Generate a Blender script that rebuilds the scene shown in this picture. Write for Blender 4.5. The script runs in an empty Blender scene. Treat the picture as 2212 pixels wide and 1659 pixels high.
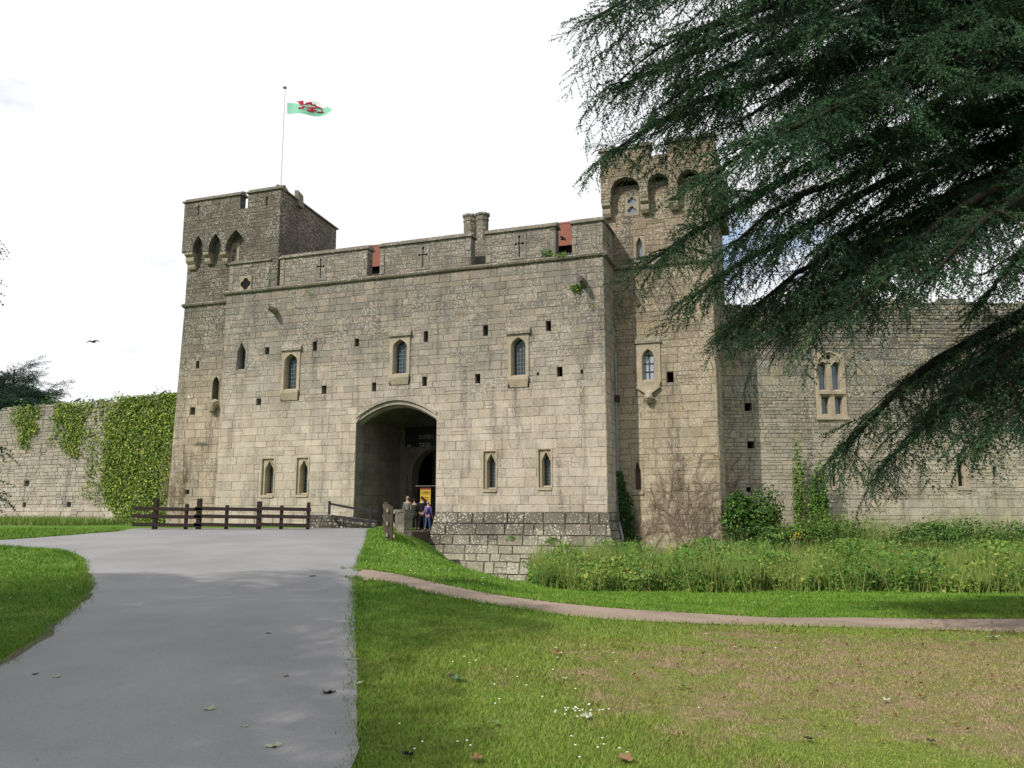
import bpy, math, random
import numpy as np
from mathutils import Vector, Matrix
from mathutils.geometry import tessellate_polygon, delaunay_2d_cdt

rng = random.Random(7)
NR = np.random.default_rng(11)
scene = bpy.context.scene
COL = scene.collection
rad = math.radians

# ------------------------------------------------------------------ camera, sky, sun, exposure
PITCH, FOC, CX, CY = rad(8.8), 1790.0, 1106.0, 829.5      # photo measured at 2212 x 1659
EYE = Vector((0, 0, 1.6))
cam_d = bpy.data.cameras.new('camera'); cam_d.sensor_width = 36; cam_d.lens = FOC / 2212 * 36
cam_d.clip_end = 3000; cam_d.clip_start = .05
cam = bpy.data.objects.new('camera', cam_d); COL.objects.link(cam)
cam.location = EYE; cam.rotation_euler = (math.pi / 2 + PITCH, 0, 0)
scene.camera = cam

SUN_EL = rad(40); SUN_VEC = Vector((-.80, -.74, 0)).normalized()     # horizontal direction towards the sun
sun_dir = Vector((SUN_VEC.x * math.cos(SUN_EL), SUN_VEC.y * math.cos(SUN_EL), math.sin(SUN_EL)))
sun_d = bpy.data.lights.new('sun', 'SUN'); sun_d.energy = 4.4; sun_d.angle = rad(.6); sun_d.color = (1, .94, .84)
sun = bpy.data.objects.new('sun', sun_d); COL.objects.link(sun)
sun.rotation_euler = sun_dir.to_track_quat('Z', 'Y').to_euler()

world = bpy.data.worlds.new('World'); scene.world = world; world.use_nodes = True
nt = world.node_tree; nt.nodes.clear()
wo = nt.nodes.new('ShaderNodeOutputWorld'); bg = nt.nodes.new('ShaderNodeBackground')
sky = nt.nodes.new('ShaderNodeTexSky'); sky.sky_type = 'NISHITA'; sky.sun_disc = False
sky.sun_elevation = SUN_EL; sky.sun_rotation = math.atan2(SUN_VEC.x, SUN_VEC.y)
sky.air_density = 1.0; sky.dust_density = .6; sky.ozone_density = 1.5
tc = nt.nodes.new('ShaderNodeTexCoord'); mp = nt.nodes.new('ShaderNodeMapping')
mp.inputs['Scale'].default_value = (1, 1, 2.2); mp.inputs['Location'].default_value = (-7.077, 3.647, 2.93)
nz = nt.nodes.new('ShaderNodeTexNoise'); nz.inputs['Scale'].default_value = 2.3; nz.inputs['Detail'].default_value = 7
nz.inputs['Roughness'].default_value = .55
cr = nt.nodes.new('ShaderNodeValToRGB'); cr.color_ramp.elements[0].position = .27; cr.color_ramp.elements[1].position = .38
mx = nt.nodes.new('ShaderNodeMix'); mx.data_type = 'RGBA'
mx.inputs[7].default_value = (6.75, 6.85, 7.0, 1)
bg.inputs['Strength'].default_value = .15
L = nt.links.new
L(tc.outputs['Generated'], mp.inputs['Vector']); L(mp.outputs['Vector'], nz.inputs['Vector']); L(nz.outputs['Fac'], cr.inputs['Fac'])
L(cr.outputs['Color'], mx.inputs[0]); L(sky.outputs['Color'], mx.inputs[6]); L(mx.outputs[2], bg.inputs['Color'])
L(bg.outputs['Background'], wo.inputs['Surface'])

scene.view_settings.view_transform = 'Standard'; scene.view_settings.look = 'None'
scene.view_settings.exposure = 0; scene.view_settings.gamma = 1; scene.view_settings.use_curve_mapping = False
scene.cycles.max_bounces = 6; scene.cycles.diffuse_bounces = 3; scene.cycles.glossy_bounces = 2
scene.cycles.transparent_max_bounces = 6; scene.cycles.use_denoising = True

# ------------------------------------------------------------------ helpers
SP, CP = math.sin(PITCH), math.cos(PITCH)
def ray(px, py):
    r, u = (px - CX) / FOC, (CY - py) / FOC
    return Vector((r, CP - u * SP, SP + u * CP))
def at_y(px, py, Y):                       # point of the sight line at distance Y
    d = ray(px, py); return EYE + d * (Y / d.y)
def at_z(px, py, z):
    d = ray(px, py); return EYE + d * ((z - EYE.z) / d.z)
def to_px(p):
    v = Vector(p) - EYE
    f = v.y * CP + v.z * SP; u = -v.y * SP + v.z * CP
    return CX + FOC * v.x / f, CY - FOC * u / f

class Frame:
    def __init__(s, o, a):
        s.o = Vector(o); s.a = a; s.c, s.s = math.cos(a), math.sin(a)
    def w(s, x, y, z): return Vector((s.o.x + s.c * x - s.s * y, s.o.y + s.s * x + s.c * y, s.o.z + z))
    def l(s, p):
        d = Vector(p) - s.o; return Vector((s.c * d.x + s.s * d.y, -s.s * d.x + s.c * d.y, d.z))
    def px(s, px, py, off=0.0):            # local (x, z) of a photo point on the plane local y = off
        d = ray(px, py); n = Vector((-s.s, s.c, 0)); p0 = s.w(0, off, 0)
        t = (p0 - EYE).dot(n) / d.dot(n); q = s.l(EYE + d * t); return q.x, q.z
    def rect(s, x0, y0, x1, y1, off=0.0):  # photo rectangle -> (xa, xb, za, zb)
        a, b = s.px(x0, (y0 + y1) / 2, off), s.px(x1, (y0 + y1) / 2, off)
        m = (x0 + x1) / 2
        return a[0], b[0], s.px(m, y1, off)[1], s.px(m, y0, off)[1]

def smooth(a, b, x):
    t = np.clip((np.asarray(x, float) - a) / (b - a), 0, 1); return t * t * (3 - 2 * t)

class MB:
    """collects faces; build() links them as one mesh object"""
    def __init__(s): s.v = []; s.f = []; s.m = []
    def add(s, vs, fs, mi=0):
        b = len(s.v); s.v += [tuple(v) for v in vs]; s.f += [tuple(b + i for i in f) for f in fs]; s.m += [mi] * len(fs); return s
    def box(s, x0, x1, y0, y1, z0, z1, mi=0, bev=0):
        if bev:
            return s.prism([(x0 + bev, y0), (x1 - bev, y0), (x1, y0 + bev), (x1, y1 - bev), (x1 - bev, y1), (x0 + bev, y1), (x0, y1 - bev), (x0, y0 + bev)], z0, z1, mi)
        v = [(x, y, z) for z in (z0, z1) for y in (y0, y1) for x in (x0, x1)]
        return s.add(v, [(0, 2, 3, 1), (4, 5, 7, 6), (0, 1, 5, 4), (2, 6, 7, 3), (0, 4, 6, 2), (1, 3, 7, 5)], mi)
    def prism(s, poly, z0, z1, mi=0):
        n = len(poly)
        v = [(x, y, z0) for x, y in poly] + [(x, y, z1) for x, y in poly]
        return s.add(v, [tuple(range(n - 1, -1, -1)), tuple(range(n, 2 * n))] + [(i, (i + 1) % n, n + (i + 1) % n, n + i) for i in range(n)], mi)
    def bar(s, a, b, w, h=None, mi=0, up=(0, 0, 1)):
        a, b = Vector(a), Vector(b); h = h or w; d = (b - a).normalized(); u = Vector(up)
        if abs(d.dot(u)) > .95: u = Vector((0, 1, 0))
        r = d.cross(u).normalized() * w / 2; u = r.cross(d).normalized() * h / 2
        return s.add([a - r - u, a + r - u, a + r + u, a - r + u, b - r - u, b + r - u, b + r + u, b - r + u],
                     [(3, 2, 1, 0), (4, 5, 6, 7), (0, 1, 5, 4), (1, 2, 6, 5), (2, 3, 7, 6), (3, 0, 4, 7)], mi)
    def tube(s, pts, rs, n=8, mi=0, caps=True):
        pts = [Vector(p) for p in pts]; rs = rs if hasattr(rs, '__len__') else [rs] * len(pts)
        b0 = len(s.v); prev = None
        for i, p in enumerate(pts):
            d = (pts[min(i + 1, len(pts) - 1)] - pts[max(i - 1, 0)]).normalized()
            if prev is None:
                r = d.cross(Vector((0, 0, 1)) if abs(d.z) < .9 else Vector((1, 0, 0))).normalized()
            else:
                r = (prev - d * prev.dot(d)).normalized()
            prev = r; u = d.cross(r)
            for k in range(n):
                a = 2 * math.pi * k / n
                s.v.append(tuple(p + (r * math.cos(a) + u * math.sin(a)) * rs[i]))
        for i in range(len(pts) - 1):
            for k in range(n):
                k2 = (k + 1) % n
                s.f.append((b0 + i * n + k, b0 + i * n + k2, b0 + (i + 1) * n + k2, b0 + (i + 1) * n + k)); s.m.append(mi)
        if caps:
            s.f.append(tuple(b0 + k for k in range(n - 1, -1, -1))); s.m.append(mi)
            e = b0 + (len(pts) - 1) * n; s.f.append(tuple(e + k for k in range(n))); s.m.append(mi)
        return s
    def plate(s, outer, holes, f, d0, d1, mi=0, back=True):
        """flat plate in (s,t), from depth d0 (front) to d1 (back), through holes; f(s,t,d) -> xyz"""
        loops = [outer] + list(holes)
        flat = [p for lp in loops for p in lp]
        tris = tessellate_polygon([[Vector((p[0], p[1], 0)) for p in lp] for lp in loops])
        n = len(flat); b = len(s.v)
        s.v += [tuple(f(p[0], p[1], d0)) for p in flat] + [tuple(f(p[0], p[1], d1)) for p in flat]
        for t in tris:
            s.f.append(tuple(b + i for i in t)); s.m.append(mi)
            if back: s.f.append(tuple(b + n + i for i in t[::-1])); s.m.append(mi)
        k = b
        for lp in loops:
            m = len(lp)
            for i in range(m):
                j = (i + 1) % m
                s.f.append((k + i, k + j, k + j + n, k + i + n)); s.m.append(mi)
            k += m
        return s
    def build(s, name, mats, parent=None, smooth_=False, loc=None):
        me = bpy.data.meshes.new(name)
        me.from_pydata(s.v, [], s.f); me.update()
        for m in (mats if isinstance(mats, (list, tuple)) else [mats]): me.materials.append(m)
        if any(s.m): me.polygons.foreach_set('material_index', s.m)
        if smooth_: me.polygons.foreach_set('use_smooth', [True] * len(me.polygons))
        o = bpy.data.objects.new(name, me); COL.objects.link(o)
        if parent: o.parent = parent
        if loc is not None: o.location = loc
        return o

def np_mesh(name, V, F, mat, parent=None, attrs=None):
    """V (n,3), F (m,3 or 4) -> one mesh object, fast"""
    me = bpy.data.meshes.new(name); V = np.asarray(V, np.float32); F = np.asarray(F, np.int32)
    k = F.shape[1]
    me.vertices.add(len(V)); me.vertices.foreach_set('co', V.ravel())
    me.loops.add(F.size); me.loops.foreach_set('vertex_index', F.ravel())
    me.polygons.add(len(F)); me.polygons.foreach_set('loop_start', np.arange(0, F.size, k, dtype=np.int32))
    me.polygons.foreach_set('loop_total', np.full(len(F), k, np.int32))
    for nm, a in (attrs or {}).items():
        at = me.attributes.new(nm, 'FLOAT', 'POINT'); at.data.foreach_set('value', np.asarray(a, np.float32).ravel())
    me.update(calc_edges=True)
    for m in (mat if isinstance(mat, (list, tuple)) else [mat]): me.materials.append(m)
    o = bpy.data.objects.new(name, me); COL.objects.link(o)
    if parent: o.parent = parent
    return o

def tag(o, label=None, cat=None, group=None, kind=None):
    if label: o['label'] = label
    if cat: o['category'] = cat
    if group: o['group'] = group
    if kind: o['kind'] = kind
    return o
def thing(name, label, cat, fr=None, loc=(0, 0, 0), rz=0, group=None):
    o = bpy.data.objects.new(name, None); COL.objects.link(o); o.empty_display_size = .3
    o.location = fr.o if fr else loc; o.rotation_euler = (0, 0, fr.a if fr else rz)
    return tag(o, label, cat, group)
def copy_tree(o, parent=None):
    c = o.copy(); COL.objects.link(c); c.parent = parent
    for ch in list(o.children): copy_tree(ch, c)
    return c

# ------------------------------------------------------------------ materials
class NT:
    def __init__(s, name, rough=.9, spec=.2):
        s.m = bpy.data.materials.new(name); s.m.use_nodes = True; s.t = s.m.node_tree
        s.b = s.t.nodes['Principled BSDF']; s.b.inputs['Roughness'].default_value = rough
        s.b.inputs['Specular IOR Level'].default_value = spec
        s.geo = s.t.nodes.new('ShaderNodeNewGeometry')
    def n(s, kind, **k):
        x = s.t.nodes.new(kind)
        for a, v in k.items(): setattr(x, a, v)
        return x
    def link(s, a, b): s.t.links.new(a, b)
    def val(s, sock, v):
        if hasattr(v, 'links') or isinstance(v, bpy.types.NodeSocket): s.link(v, sock)
        else: sock.default_value = v
    def pos(s, scale=(1, 1, 1), loc=(0, 0, 0), rot=0):
        m = s.n('ShaderNodeMapping'); s.link(s.geo.outputs['Position'], m.inputs['Vector'])
        m.inputs['Scale'].default_value = scale; m.inputs['Location'].default_value = loc; m.inputs['Rotation'].default_value = (0, 0, rot)
        return m.outputs['Vector']
    def noise(s, scale, detail=4, rough=.55, vec=None, out='Fac'):
        x = s.n('ShaderNodeTexNoise'); x.inputs['Scale'].default_value = scale; x.inputs['Detail'].default_value = detail
        x.inputs['Roughness'].default_value = rough; s.link(vec or s.geo.outputs['Position'], x.inputs['Vector']); return x.outputs[out]
    def voro(s, scale, vec=None, out='Distance', rand=1):
        x = s.n('ShaderNodeTexVoronoi'); x.inputs['Scale'].default_value = scale; x.inputs['Randomness'].default_value = rand
        s.link(vec or s.geo.outputs['Position'], x.inputs['Vector']); return x.outputs[out]
    def math(s, op, a, b=0.0, c=None):
        x = s.n('ShaderNodeMath', operation=op); s.val(x.inputs[0], a); s.val(x.inputs[1], b)
        if c is not None: s.val(x.inputs[2], c)
        return x.outputs[0]
    def ramp(s, v, a, b, lo=0.0, hi=1.0):
        x = s.n('ShaderNodeMapRange'); x.interpolation_type = 'SMOOTHSTEP'; x.clamp = True
        s.val(x.inputs['Value'], v); x.inputs['From Min'].default_value = a; x.inputs['From Max'].default_value = b
        x.inputs['To Min'].default_value = lo; x.inputs['To Max'].default_value = hi; return x.outputs['Result']
    def mix(s, f, a, b, mode='MIX'):
        x = s.n('ShaderNodeMix', data_type='RGBA', blend_type=mode); s.val(x.inputs[0], f)
        for i, v in ((6, a), (7, b)):
            if isinstance(v, tuple): x.inputs[i].default_value = (*v, 1) if len(v) == 3 else v
            else: s.link(v, x.inputs[i])
        return x.outputs[2]
    def attr(s, name): x = s.n('ShaderNodeAttribute'); x.attribute_name = name; return x.outputs['Fac']
    def scale(s, col, f):                              # colour times a scalar socket
        x = s.n('ShaderNodeVectorMath', operation='SCALE'); s.link(col, x.inputs[0]); s.val(x.inputs['Scale'], f); return x.outputs[0]
    def color(s, c):
        if isinstance(c, tuple): s.b.inputs['Base Color'].default_value = (*c, 1)
        else: s.link(c, s.b.inputs['Base Color'])
        return s
    def bump(s, h, strength=.5, dist=.02):
        x = s.n('ShaderNodeBump'); x.inputs['Strength'].default_value = strength; x.inputs['Distance'].default_value = dist
        s.link(h, x.inputs['Height']); s.link(x.outputs['Normal'], s.b.inputs['Normal']); return s
    def xyz(s):
        x = s.n('ShaderNodeSeparateXYZ'); s.link(s.geo.outputs['Position'], x.inputs[0]); return x.outputs

def stone_mat(name, low, high, z0, z1, lichen=.5, big=.3, warm=(.36, .27, .19), warm_amt=.24, mortar=False, streak=.72, gold=0.0):
    m = NT(name, .95, .15)
    z = m.xyz()['Z']
    patch = m.noise(.32, 5, .6); mid = m.noise(1.6, 4, .6); fine = m.noise(22, 5, .7)
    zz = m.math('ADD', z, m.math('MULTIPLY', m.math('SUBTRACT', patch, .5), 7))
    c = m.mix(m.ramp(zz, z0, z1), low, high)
    tone = m.attr('tone'); hue = m.attr('hue')
    c = m.mix(m.math('MULTIPLY', m.ramp(m.math('ADD', hue, m.math('MULTIPLY', m.noise(.21, 3, .5, m.pos((1, 1, 1), (31, 7, 3))), .6)), .55, 1.25), warm_amt), c, warm)
    c = m.mix(m.math('MULTIPLY', m.ramp(m.noise(1.0, 5, .65, m.pos((1.5, 1.5, .15))), .50, .74), streak), c, (.085, .08, .072))
    c = m.scale(c, m.math('MULTIPLY', m.math('ADD', m.math('MULTIPLY', tone, .26), .87), m.math('ADD', m.math('MULTIPLY', mid, .8), .60)))
    c = m.scale(c, m.math('ADD', m.math('MULTIPLY', fine, .9), .55))
    if mortar: c = m.scale(c, .86)
    spots = m.ramp(m.math('SUBTRACT', m.math('ADD', m.voro(9.5), m.math('MULTIPLY', m.math('SUBTRACT', fine, .5), .5)), m.ramp(m.noise(.8, 5, .65, m.pos((1, 1, 1), (5, 3, 9))), .30, .70, .14, .47)), .07, -.07)
    c = m.mix(m.math('MULTIPLY', spots, lichen), c, (.49, .46, .40))
    bigs = m.math('LESS_THAN', m.math('ADD', m.voro(2.3, m.pos((1, 1, 1.15), (2, 8, 1))), m.math('MULTIPLY', m.math('SUBTRACT', fine, .5), .3)), m.ramp(m.noise(.55, 4, .6, m.pos((1, 1, 1), (9, 1, 4))), .48, .75, -.08, .26))
    c = m.mix(m.math('MULTIPLY', bigs, big), c, (.66, .66, .62))
    if gold:
        g = m.math('LESS_THAN', m.voro(6.5, m.pos((1, 1, 1), (4, 4, 4))), m.ramp(m.noise(.6, 3), .35, .7, .05, .3))
        c = m.mix(m.math('MULTIPLY', g, gold), c, (.52, .36, .10))
    m.color(c)
    m.bump(m.math('ADD', m.noise(9, 6, .7), m.math('MULTIPLY', fine, .5)), .75, .03)
    return m.m

def plain(name, c, rough=.8, spec=.3, var=.3, sc=12, bump=0.0):
    m = NT(name, rough, spec); x = m.mix(0.0, c, c); x = m.scale(x, m.math('ADD', m.math('MULTIPLY', m.noise(sc, 4, .6), var * 2), 1 - var))
    m.color(x)
    if bump: m.bump(m.noise(sc * 2, 4), .5, bump)
    return m.m

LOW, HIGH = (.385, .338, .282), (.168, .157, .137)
M = {}
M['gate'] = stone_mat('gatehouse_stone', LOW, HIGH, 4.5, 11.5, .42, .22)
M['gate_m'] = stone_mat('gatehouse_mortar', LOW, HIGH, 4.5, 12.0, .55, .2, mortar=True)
M['plinth'] = stone_mat('plinth_stone', (.27, .25, .20), (.115, .108, .09), -.6, 1.6, .8, .42, warm_amt=.1, streak=.45)
M['plinth_m'] = stone_mat('plinth_mortar', (.20, .18, .14), (.08, .075, .06), -.6, 1.6, .3, .2, mortar=True)
M['tower'] = stone_mat('turret_stone', (.33, .275, .21), (.105, .098, .082), 5.0, 13.5, .45, .7, warm_amt=.08)
M['tower_m'] = stone_mat('turret_mortar', (.33, .275, .21), (.105, .098, .082), 5.0, 13.5, .4, .3, warm_amt=.08, mortar=True)
M['tall'] = stone_mat('tall_tower_stone', (.33, .285, .21), (.175, .145, .108), 3.0, 13, .5, .2, gold=.4)
M['tall_m'] = stone_mat('tall_tower_mortar', (.33, .285, .21), (.175, .145, .108), 3.0, 13, .45, .2, mortar=True)
M['curt'] = stone_mat('rubble_stone', (.34, .31, .245), (.125, .12, .105), 3.0, 9.5, .5, .3, warm=(.34, .27, .16), warm_amt=.3)
M['curt_m'] = stone_mat('rubble_mortar', (.30, .275, .22), (.11, .105, .09), 3.0, 9.5, .4, .2, mortar=True)
M['lcurt'] = stone_mat('far_rubble_stone', (.33, .30, .25), (.22, .205, .175), 2.0, 8, .5, .35, warm_amt=.2)
M['lcurt_m'] = stone_mat('far_rubble_mortar', (.33, .30, .25), (.22, .205, .175), 2.0, 8, .4, .3, mortar=True)
M['dress'] = stone_mat('dressed_stone', (.40, .34, .25), (.29, .25, .19), 4, 14, .25, .08, warm_amt=.1, streak=.3)
M['cope'] = stone_mat('coping_stone', (.22, .20, .155), (.17, .155, .125), 8, 16, .45, .3, warm_amt=.1)
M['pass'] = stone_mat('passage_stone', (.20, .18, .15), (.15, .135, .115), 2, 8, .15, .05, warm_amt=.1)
M['shade_black'] = plain('interior_shade_black', (.012, .012, .013), .9, .1)  # near-black colour that paints in the shade of holes and passage
g = NT('leaded_glass', .12, .5); g.color(g.mix(g.noise(3, 3), (.012, .022, .03), (.035, .06, .075))); M['glass'] = g.m
g = NT('pale_glass', .15, .5); g.color(g.mix(g.noise(2.5, 2), (.22, .26, .32), (.36, .40, .46))); M['paleglass'] = g.m
g = NT('blue_glass', .12, .5); g.color(g.mix(g.noise(2.5, 2), (.10, .13, .17), (.20, .24, .29))); M['blueglass'] = g.m
M['lead'] = plain('lead', (.16, .19, .20), .6, .4)
M['frame'] = plain('window_bar', (.03, .032, .035), .6)
M['iron'] = plain('black_iron', (.018, .016, .018), .5, .4)
M['pipe'] = plain('grey_pipe', (.22, .24, .25), .6, .4)
M['wood_dk'] = plain('tarred_timber', (.026, .018, .017), .85, .2, .4, 6, .004)
M['wood'] = plain('weathered_timber', (.075, .062, .045), .9, .15, .4, 7, .006)
M['wood_cut'] = plain('cut_timber_end', (.42, .36, .24), .9, .15)
M['board'] = plain('brown_board', (.085, .055, .05), .7, .3)
M['pole'] = plain('white_paint', (.72, .70, .74), .5, .4, .05)
g = NT('red_roof_tile', .9, .15); g.color(g.scale(g.mix(g.noise(2.2, 4), (.17, .072, .056), (.25, .105, .078)), g.math('ADD', g.math('MULTIPLY', g.noise(18, 3), .7), .65))); M['tile'] = g.m
M['bird'] = plain('dark_feathers', (.02, .02, .024), .7)
# ------------------------------------------------------------------ the lie of the land
def zroad(Y):
    Y = np.asarray(Y, float)
    return np.where(Y < 3, 0, np.where(Y < 31, .03 * (Y - 3) * smooth(2, 8, Y), .84 + .09 * smooth(31, 35, Y)))
def xroad(Y): return np.interp(Y, [-10, 4, 5.6, 10, 16.5, 20, 27, 33, 60], [-.9, -.96, -.98, -1.83, -3.02, -3.55, -4.55, -5.55, -5.6])
def zlawn(Y): return np.interp(Y, [-50, 9, 13, 17, 25, 35, 45, 60], [0, 0, -.04, -.22, -.75, -1.3, -1.35, -1.2])
def height(X, Y):
    X, Y = np.asarray(X, float), np.asarray(Y, float)
    w = np.interp(Y, [4, 12, 20, 28, 35], [9, 8, 6.5, 5.2, 4.6])
    t = smooth(0, 1, (X - xroad(Y)) / w)
    z = zroad(Y) * (1 - t) + zlawn(Y) * t
    return z + .02 * np.sin(X * .9 + Y * .5) * t * np.clip((Y - 6) / 6, 0, 1)
def on_ground(px, py):
    d = ray(px, py); t = 3.0; 
    for i in range(4000):
        p = EYE + d * t
        if p.z < float(height(p.x, p.y)):
            lo, hi = t - .05, t
            for _ in range(24):
                m = (lo + hi) / 2; p = EYE + d * m
                if p.z < float(height(p.x, p.y)): hi = m
                else: lo = m
            return EYE + d * hi
        t += .05
    return EYE + d * t

def grass_mat(name, blade=False):
    m = NT(name, .85, .15)
    s = m.xyz(); n1 = m.noise(.55, 5, .6); n2 = m.noise(3.2, 4, .6); n3 = m.noise(14, 3, .6)
    # dry patch under the cedar: a real change of turf, by place
    ex = m.math('DIVIDE', m.math('SUBTRACT', s['X'], 6.3), 5.0); ey = m.math('DIVIDE', m.math('SUBTRACT', s['Y'], 8.0), 3.2)
    d = m.math('SQRT', m.math('ADD', m.math('MULTIPLY', ex, ex), m.math('MULTIPLY', ey, ey)))
    d = m.math('ADD', d, m.math('MULTIPLY', m.math('SUBTRACT', n1, .5), 1.5))
    d = m.math('ADD', d, m.math('MULTIPLY', m.math('SUBTRACT', n2, .5), .9))
    dry = m.ramp(d, 1.3, .75)
    green = m.mix(m.ramp(n1, .35, .65), (.080, .180, .016), (.135, .240, .030))
    green = m.mix(m.ramp(n2, .55, .75), green, (.18, .25, .045))
    tan = m.mix(m.ramp(n2, .3, .7), (.34, .245, .16), (.30, .235, .12))
    tan = m.mix(m.ramp(n3, .55, .7), tan, (.20, .22, .06))
    semi = m.ramp(d, 2.0, .95)
    c = m.mix(m.math('MULTIPLY', semi, .42), green, (.29, .27, .075))
    c = m.mix(m.math('MULTIPLY', dry, m.ramp(n2, .30, .62, .95, .5)), c, tan)
    if blade:
        v = m.attr('tone'); c = m.scale(c, m.math('ADD', m.math('MULTIPLY', v, .7), .70))
        c = m.mix(m.ramp(v, .93, .99), c, (.30, .24, .11))
        m.b.inputs['Roughness'].default_value = .6
    else:
        c = m.scale(c, m.math('ADD', m.math('MULTIPLY', n3, .9), .42)); m.bump(m.noise(30, 4, .7), 1.0, .05)
    m.color(c); return m.m
M['ground'] = grass_mat('turf'); M['blade'] = grass_mat('grass_blade', True)

a = NT('tarmac', .9, .25)
v = a.noise(45, 6, .8); w = a.noise(.5, 5, .6); st = a.voro(70)
c = a.mix(a.ramp(w, .3, .7), (.198, .199, .206), (.248, .248, .254)); c = a.scale(c, a.math('ADD', a.math('MULTIPLY', v, .8), .6))
c = a.mix(a.math('MULTIPLY', a.math('LESS_THAN', st, .16), .5), c, (.34, .33, .31)); c = a.mix(a.math('MULTIPLY', a.math('LESS_THAN', a.voro(23, a.pos((1, 1, 1), (3, 1, 0))), .09), .8), c, (.04, .04, .04))
c = a.mix(a.math('MULTIPLY', a.ramp(a.noise(1.3, 6, .7, a.pos((1, .35, 1))), .62, .8), .35), c, (.11, .105, .10))
a.color(c); a.bump(v, .5, .006); M['road'] = a.m
a = NT('gravel', .95, .1)
v = a.noise(60, 4, .75); c = a.mix(a.ramp(a.noise(1.1, 5, .6), .35, .7), (.35, .275, .225), (.27, .21, .17)); c = a.scale(c, a.math('ADD', a.math('MULTIPLY', v, 1.0), .5))
a.color(c); a.bump(v, .8, .015); M['path'] = a.m

def sheet(name, poly, mat, lift, step=.5, kind='structure'):
    """polygon (x,y) draped over the ground as a fine triangulated sheet"""
    xs = [p[0] for p in poly]; ys = [p[1] for p in poly]
    pts = [Vector(p) for p in poly]; n = len(pts)
    def inside(x, y):
        r = False; j = n - 1
        for i in range(n):
            if (poly[i][1] > y) != (poly[j][1] > y) and x < (poly[j][0] - poly[i][0]) * (y - poly[i][1]) / (poly[j][1] - poly[i][1]) + poly[i][0]: r = not r
            j = i
        return r
    y = min(ys) + step / 2
    while y < max(ys):
        x = min(xs) + step / 2
        while x < max(xs):
            if inside(x, y): pts.append(Vector((x + NR.uniform(-.01, .01), y)))
            x += step
        y += step
    vs, _, fs, *_ = delaunay_2d_cdt(pts, [(i, (i + 1) % n) for i in range(n)], [], 1, 1e-4)
    V = np.array([(p.x, p.y) for p in vs]); Z = height(V[:, 0], V[:, 1]) + lift
    mb = MB(); mb.v = [(p[0], p[1], z) for p, z in zip(V, Z)]
    for f in fs:
        if len(f) == 3:
            p, q, r = (V[i] for i in f)
            if (q[0] - p[0]) * (r[1] - p[1]) - (q[1] - p[1]) * (r[0] - p[0]) < 0: f = f[::-1]
            mb.f.append(tuple(f)); mb.m.append(0)
    return tag(mb.build(name, mat, smooth_=True), kind=kind)

def dense(pts, k=6, jit=.0):
    out = []
    for i in range(len(pts) - 1):
        p0 = pts[max(i - 1, 0)]; p1 = pts[i]; p2 = pts[i + 1]; p3 = pts[min(i + 2, len(pts) - 1)]
        for j in range(k):
            t = j / k
            q = [.5 * ((2 * p1[a]) + (-p0[a] + p2[a]) * t + (2 * p0[a] - 5 * p1[a] + 4 * p2[a] - p3[a]) * t * t + (-p0[a] + 3 * p1[a] - 3 * p2[a] + p3[a]) * t ** 3) for a in (0, 1)]
            if jit: q = [q[0] + rng.uniform(-jit, jit), q[1] + rng.uniform(-jit, jit)]
            out.append(tuple(q))
    out.append(tuple(pts[-1][:2])); return out
gp = lambda px, py: tuple(on_ground(px, py)[:2])
verge = dense([gp(*p) for p in ((0, 1440), (75, 1388), (138, 1335), (178, 1295), (191, 1268), (184, 1238), (168, 1208), (130, 1193), (60, 1186), (0, 1182))], 8, .03)
verge = [(-4.4, 4.0), (-4.45, 5.0)] + [p for p in verge] + [(-26, verge[-1][1] + .6), (-45, verge[-1][1] + 1)]
back = [(-45, verge[-1][1] + 4), (-26, verge[-1][1] + 3)] + [gp(*p) for p in ((0, 1168), (150, 1157), (250, 1149))] + [(-15.5, 34.6), (-10, 34.8), (-5.8, 34.8)]
edge = [(float(xroad(y)) + rng.uniform(-.012, .012), y) for y in np.arange(34, 4, -.25)]
ROAD = verge + back + edge + [(-.95, 4.0), (-.95, -4), (-4.6, -4)]
sheet('road', ROAD, M['road'], .02, .6)
a = NT('soil', .95, .1); a.color(a.scale(a.mix(a.noise(4, 4), (.05, .04, .03), (.17, .13, .10)), a.math('ADD', a.math('MULTIPLY', a.noise(40, 4), .9), .5))); a.bump(a.noise(50, 4), .8, .01); M['soil'] = a.m
sv = [p for p in verge if -8.5 < p[0] and 5 < p[1] < 21][::2]
inn = [(p[0] + .02 + .11 * abs(math.sin(k * .9) * math.sin(k * .37)), p[1] - .02) for k, p in enumerate(sv)]
sheet('verge_soil', [(p[0] - .03, p[1]) for p in sv] + inn[::-1], M['soil'], .025, .3)
pa = dense([gp(*p) for p in ((735, 1231), (770, 1230), (800, 1232), (900, 1250), (1000, 1272), (1100, 1290), (1250, 1308), (1400, 1320), (1600, 1332), (1800, 1335), (2000, 1338), (2212, 1338))], 8, .02)
pb = dense([gp(*p) for p in ((2212, 1368), (2000, 1362), (1800, 1356), (1600, 1352), (1400, 1344), (1250, 1334), (1100, 1313), (1000, 1296), (900, 1276), (830, 1258), (772, 1254), (735, 1246))], 8, .02)
PATH = pa + [(pa[-1][0] + 12, pa[-1][1] - .3), (pb[0][0] + 12, pb[0][1] - .3)] + pb
sheet('gravel_path', PATH, M['path'], .012, .5)

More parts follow.
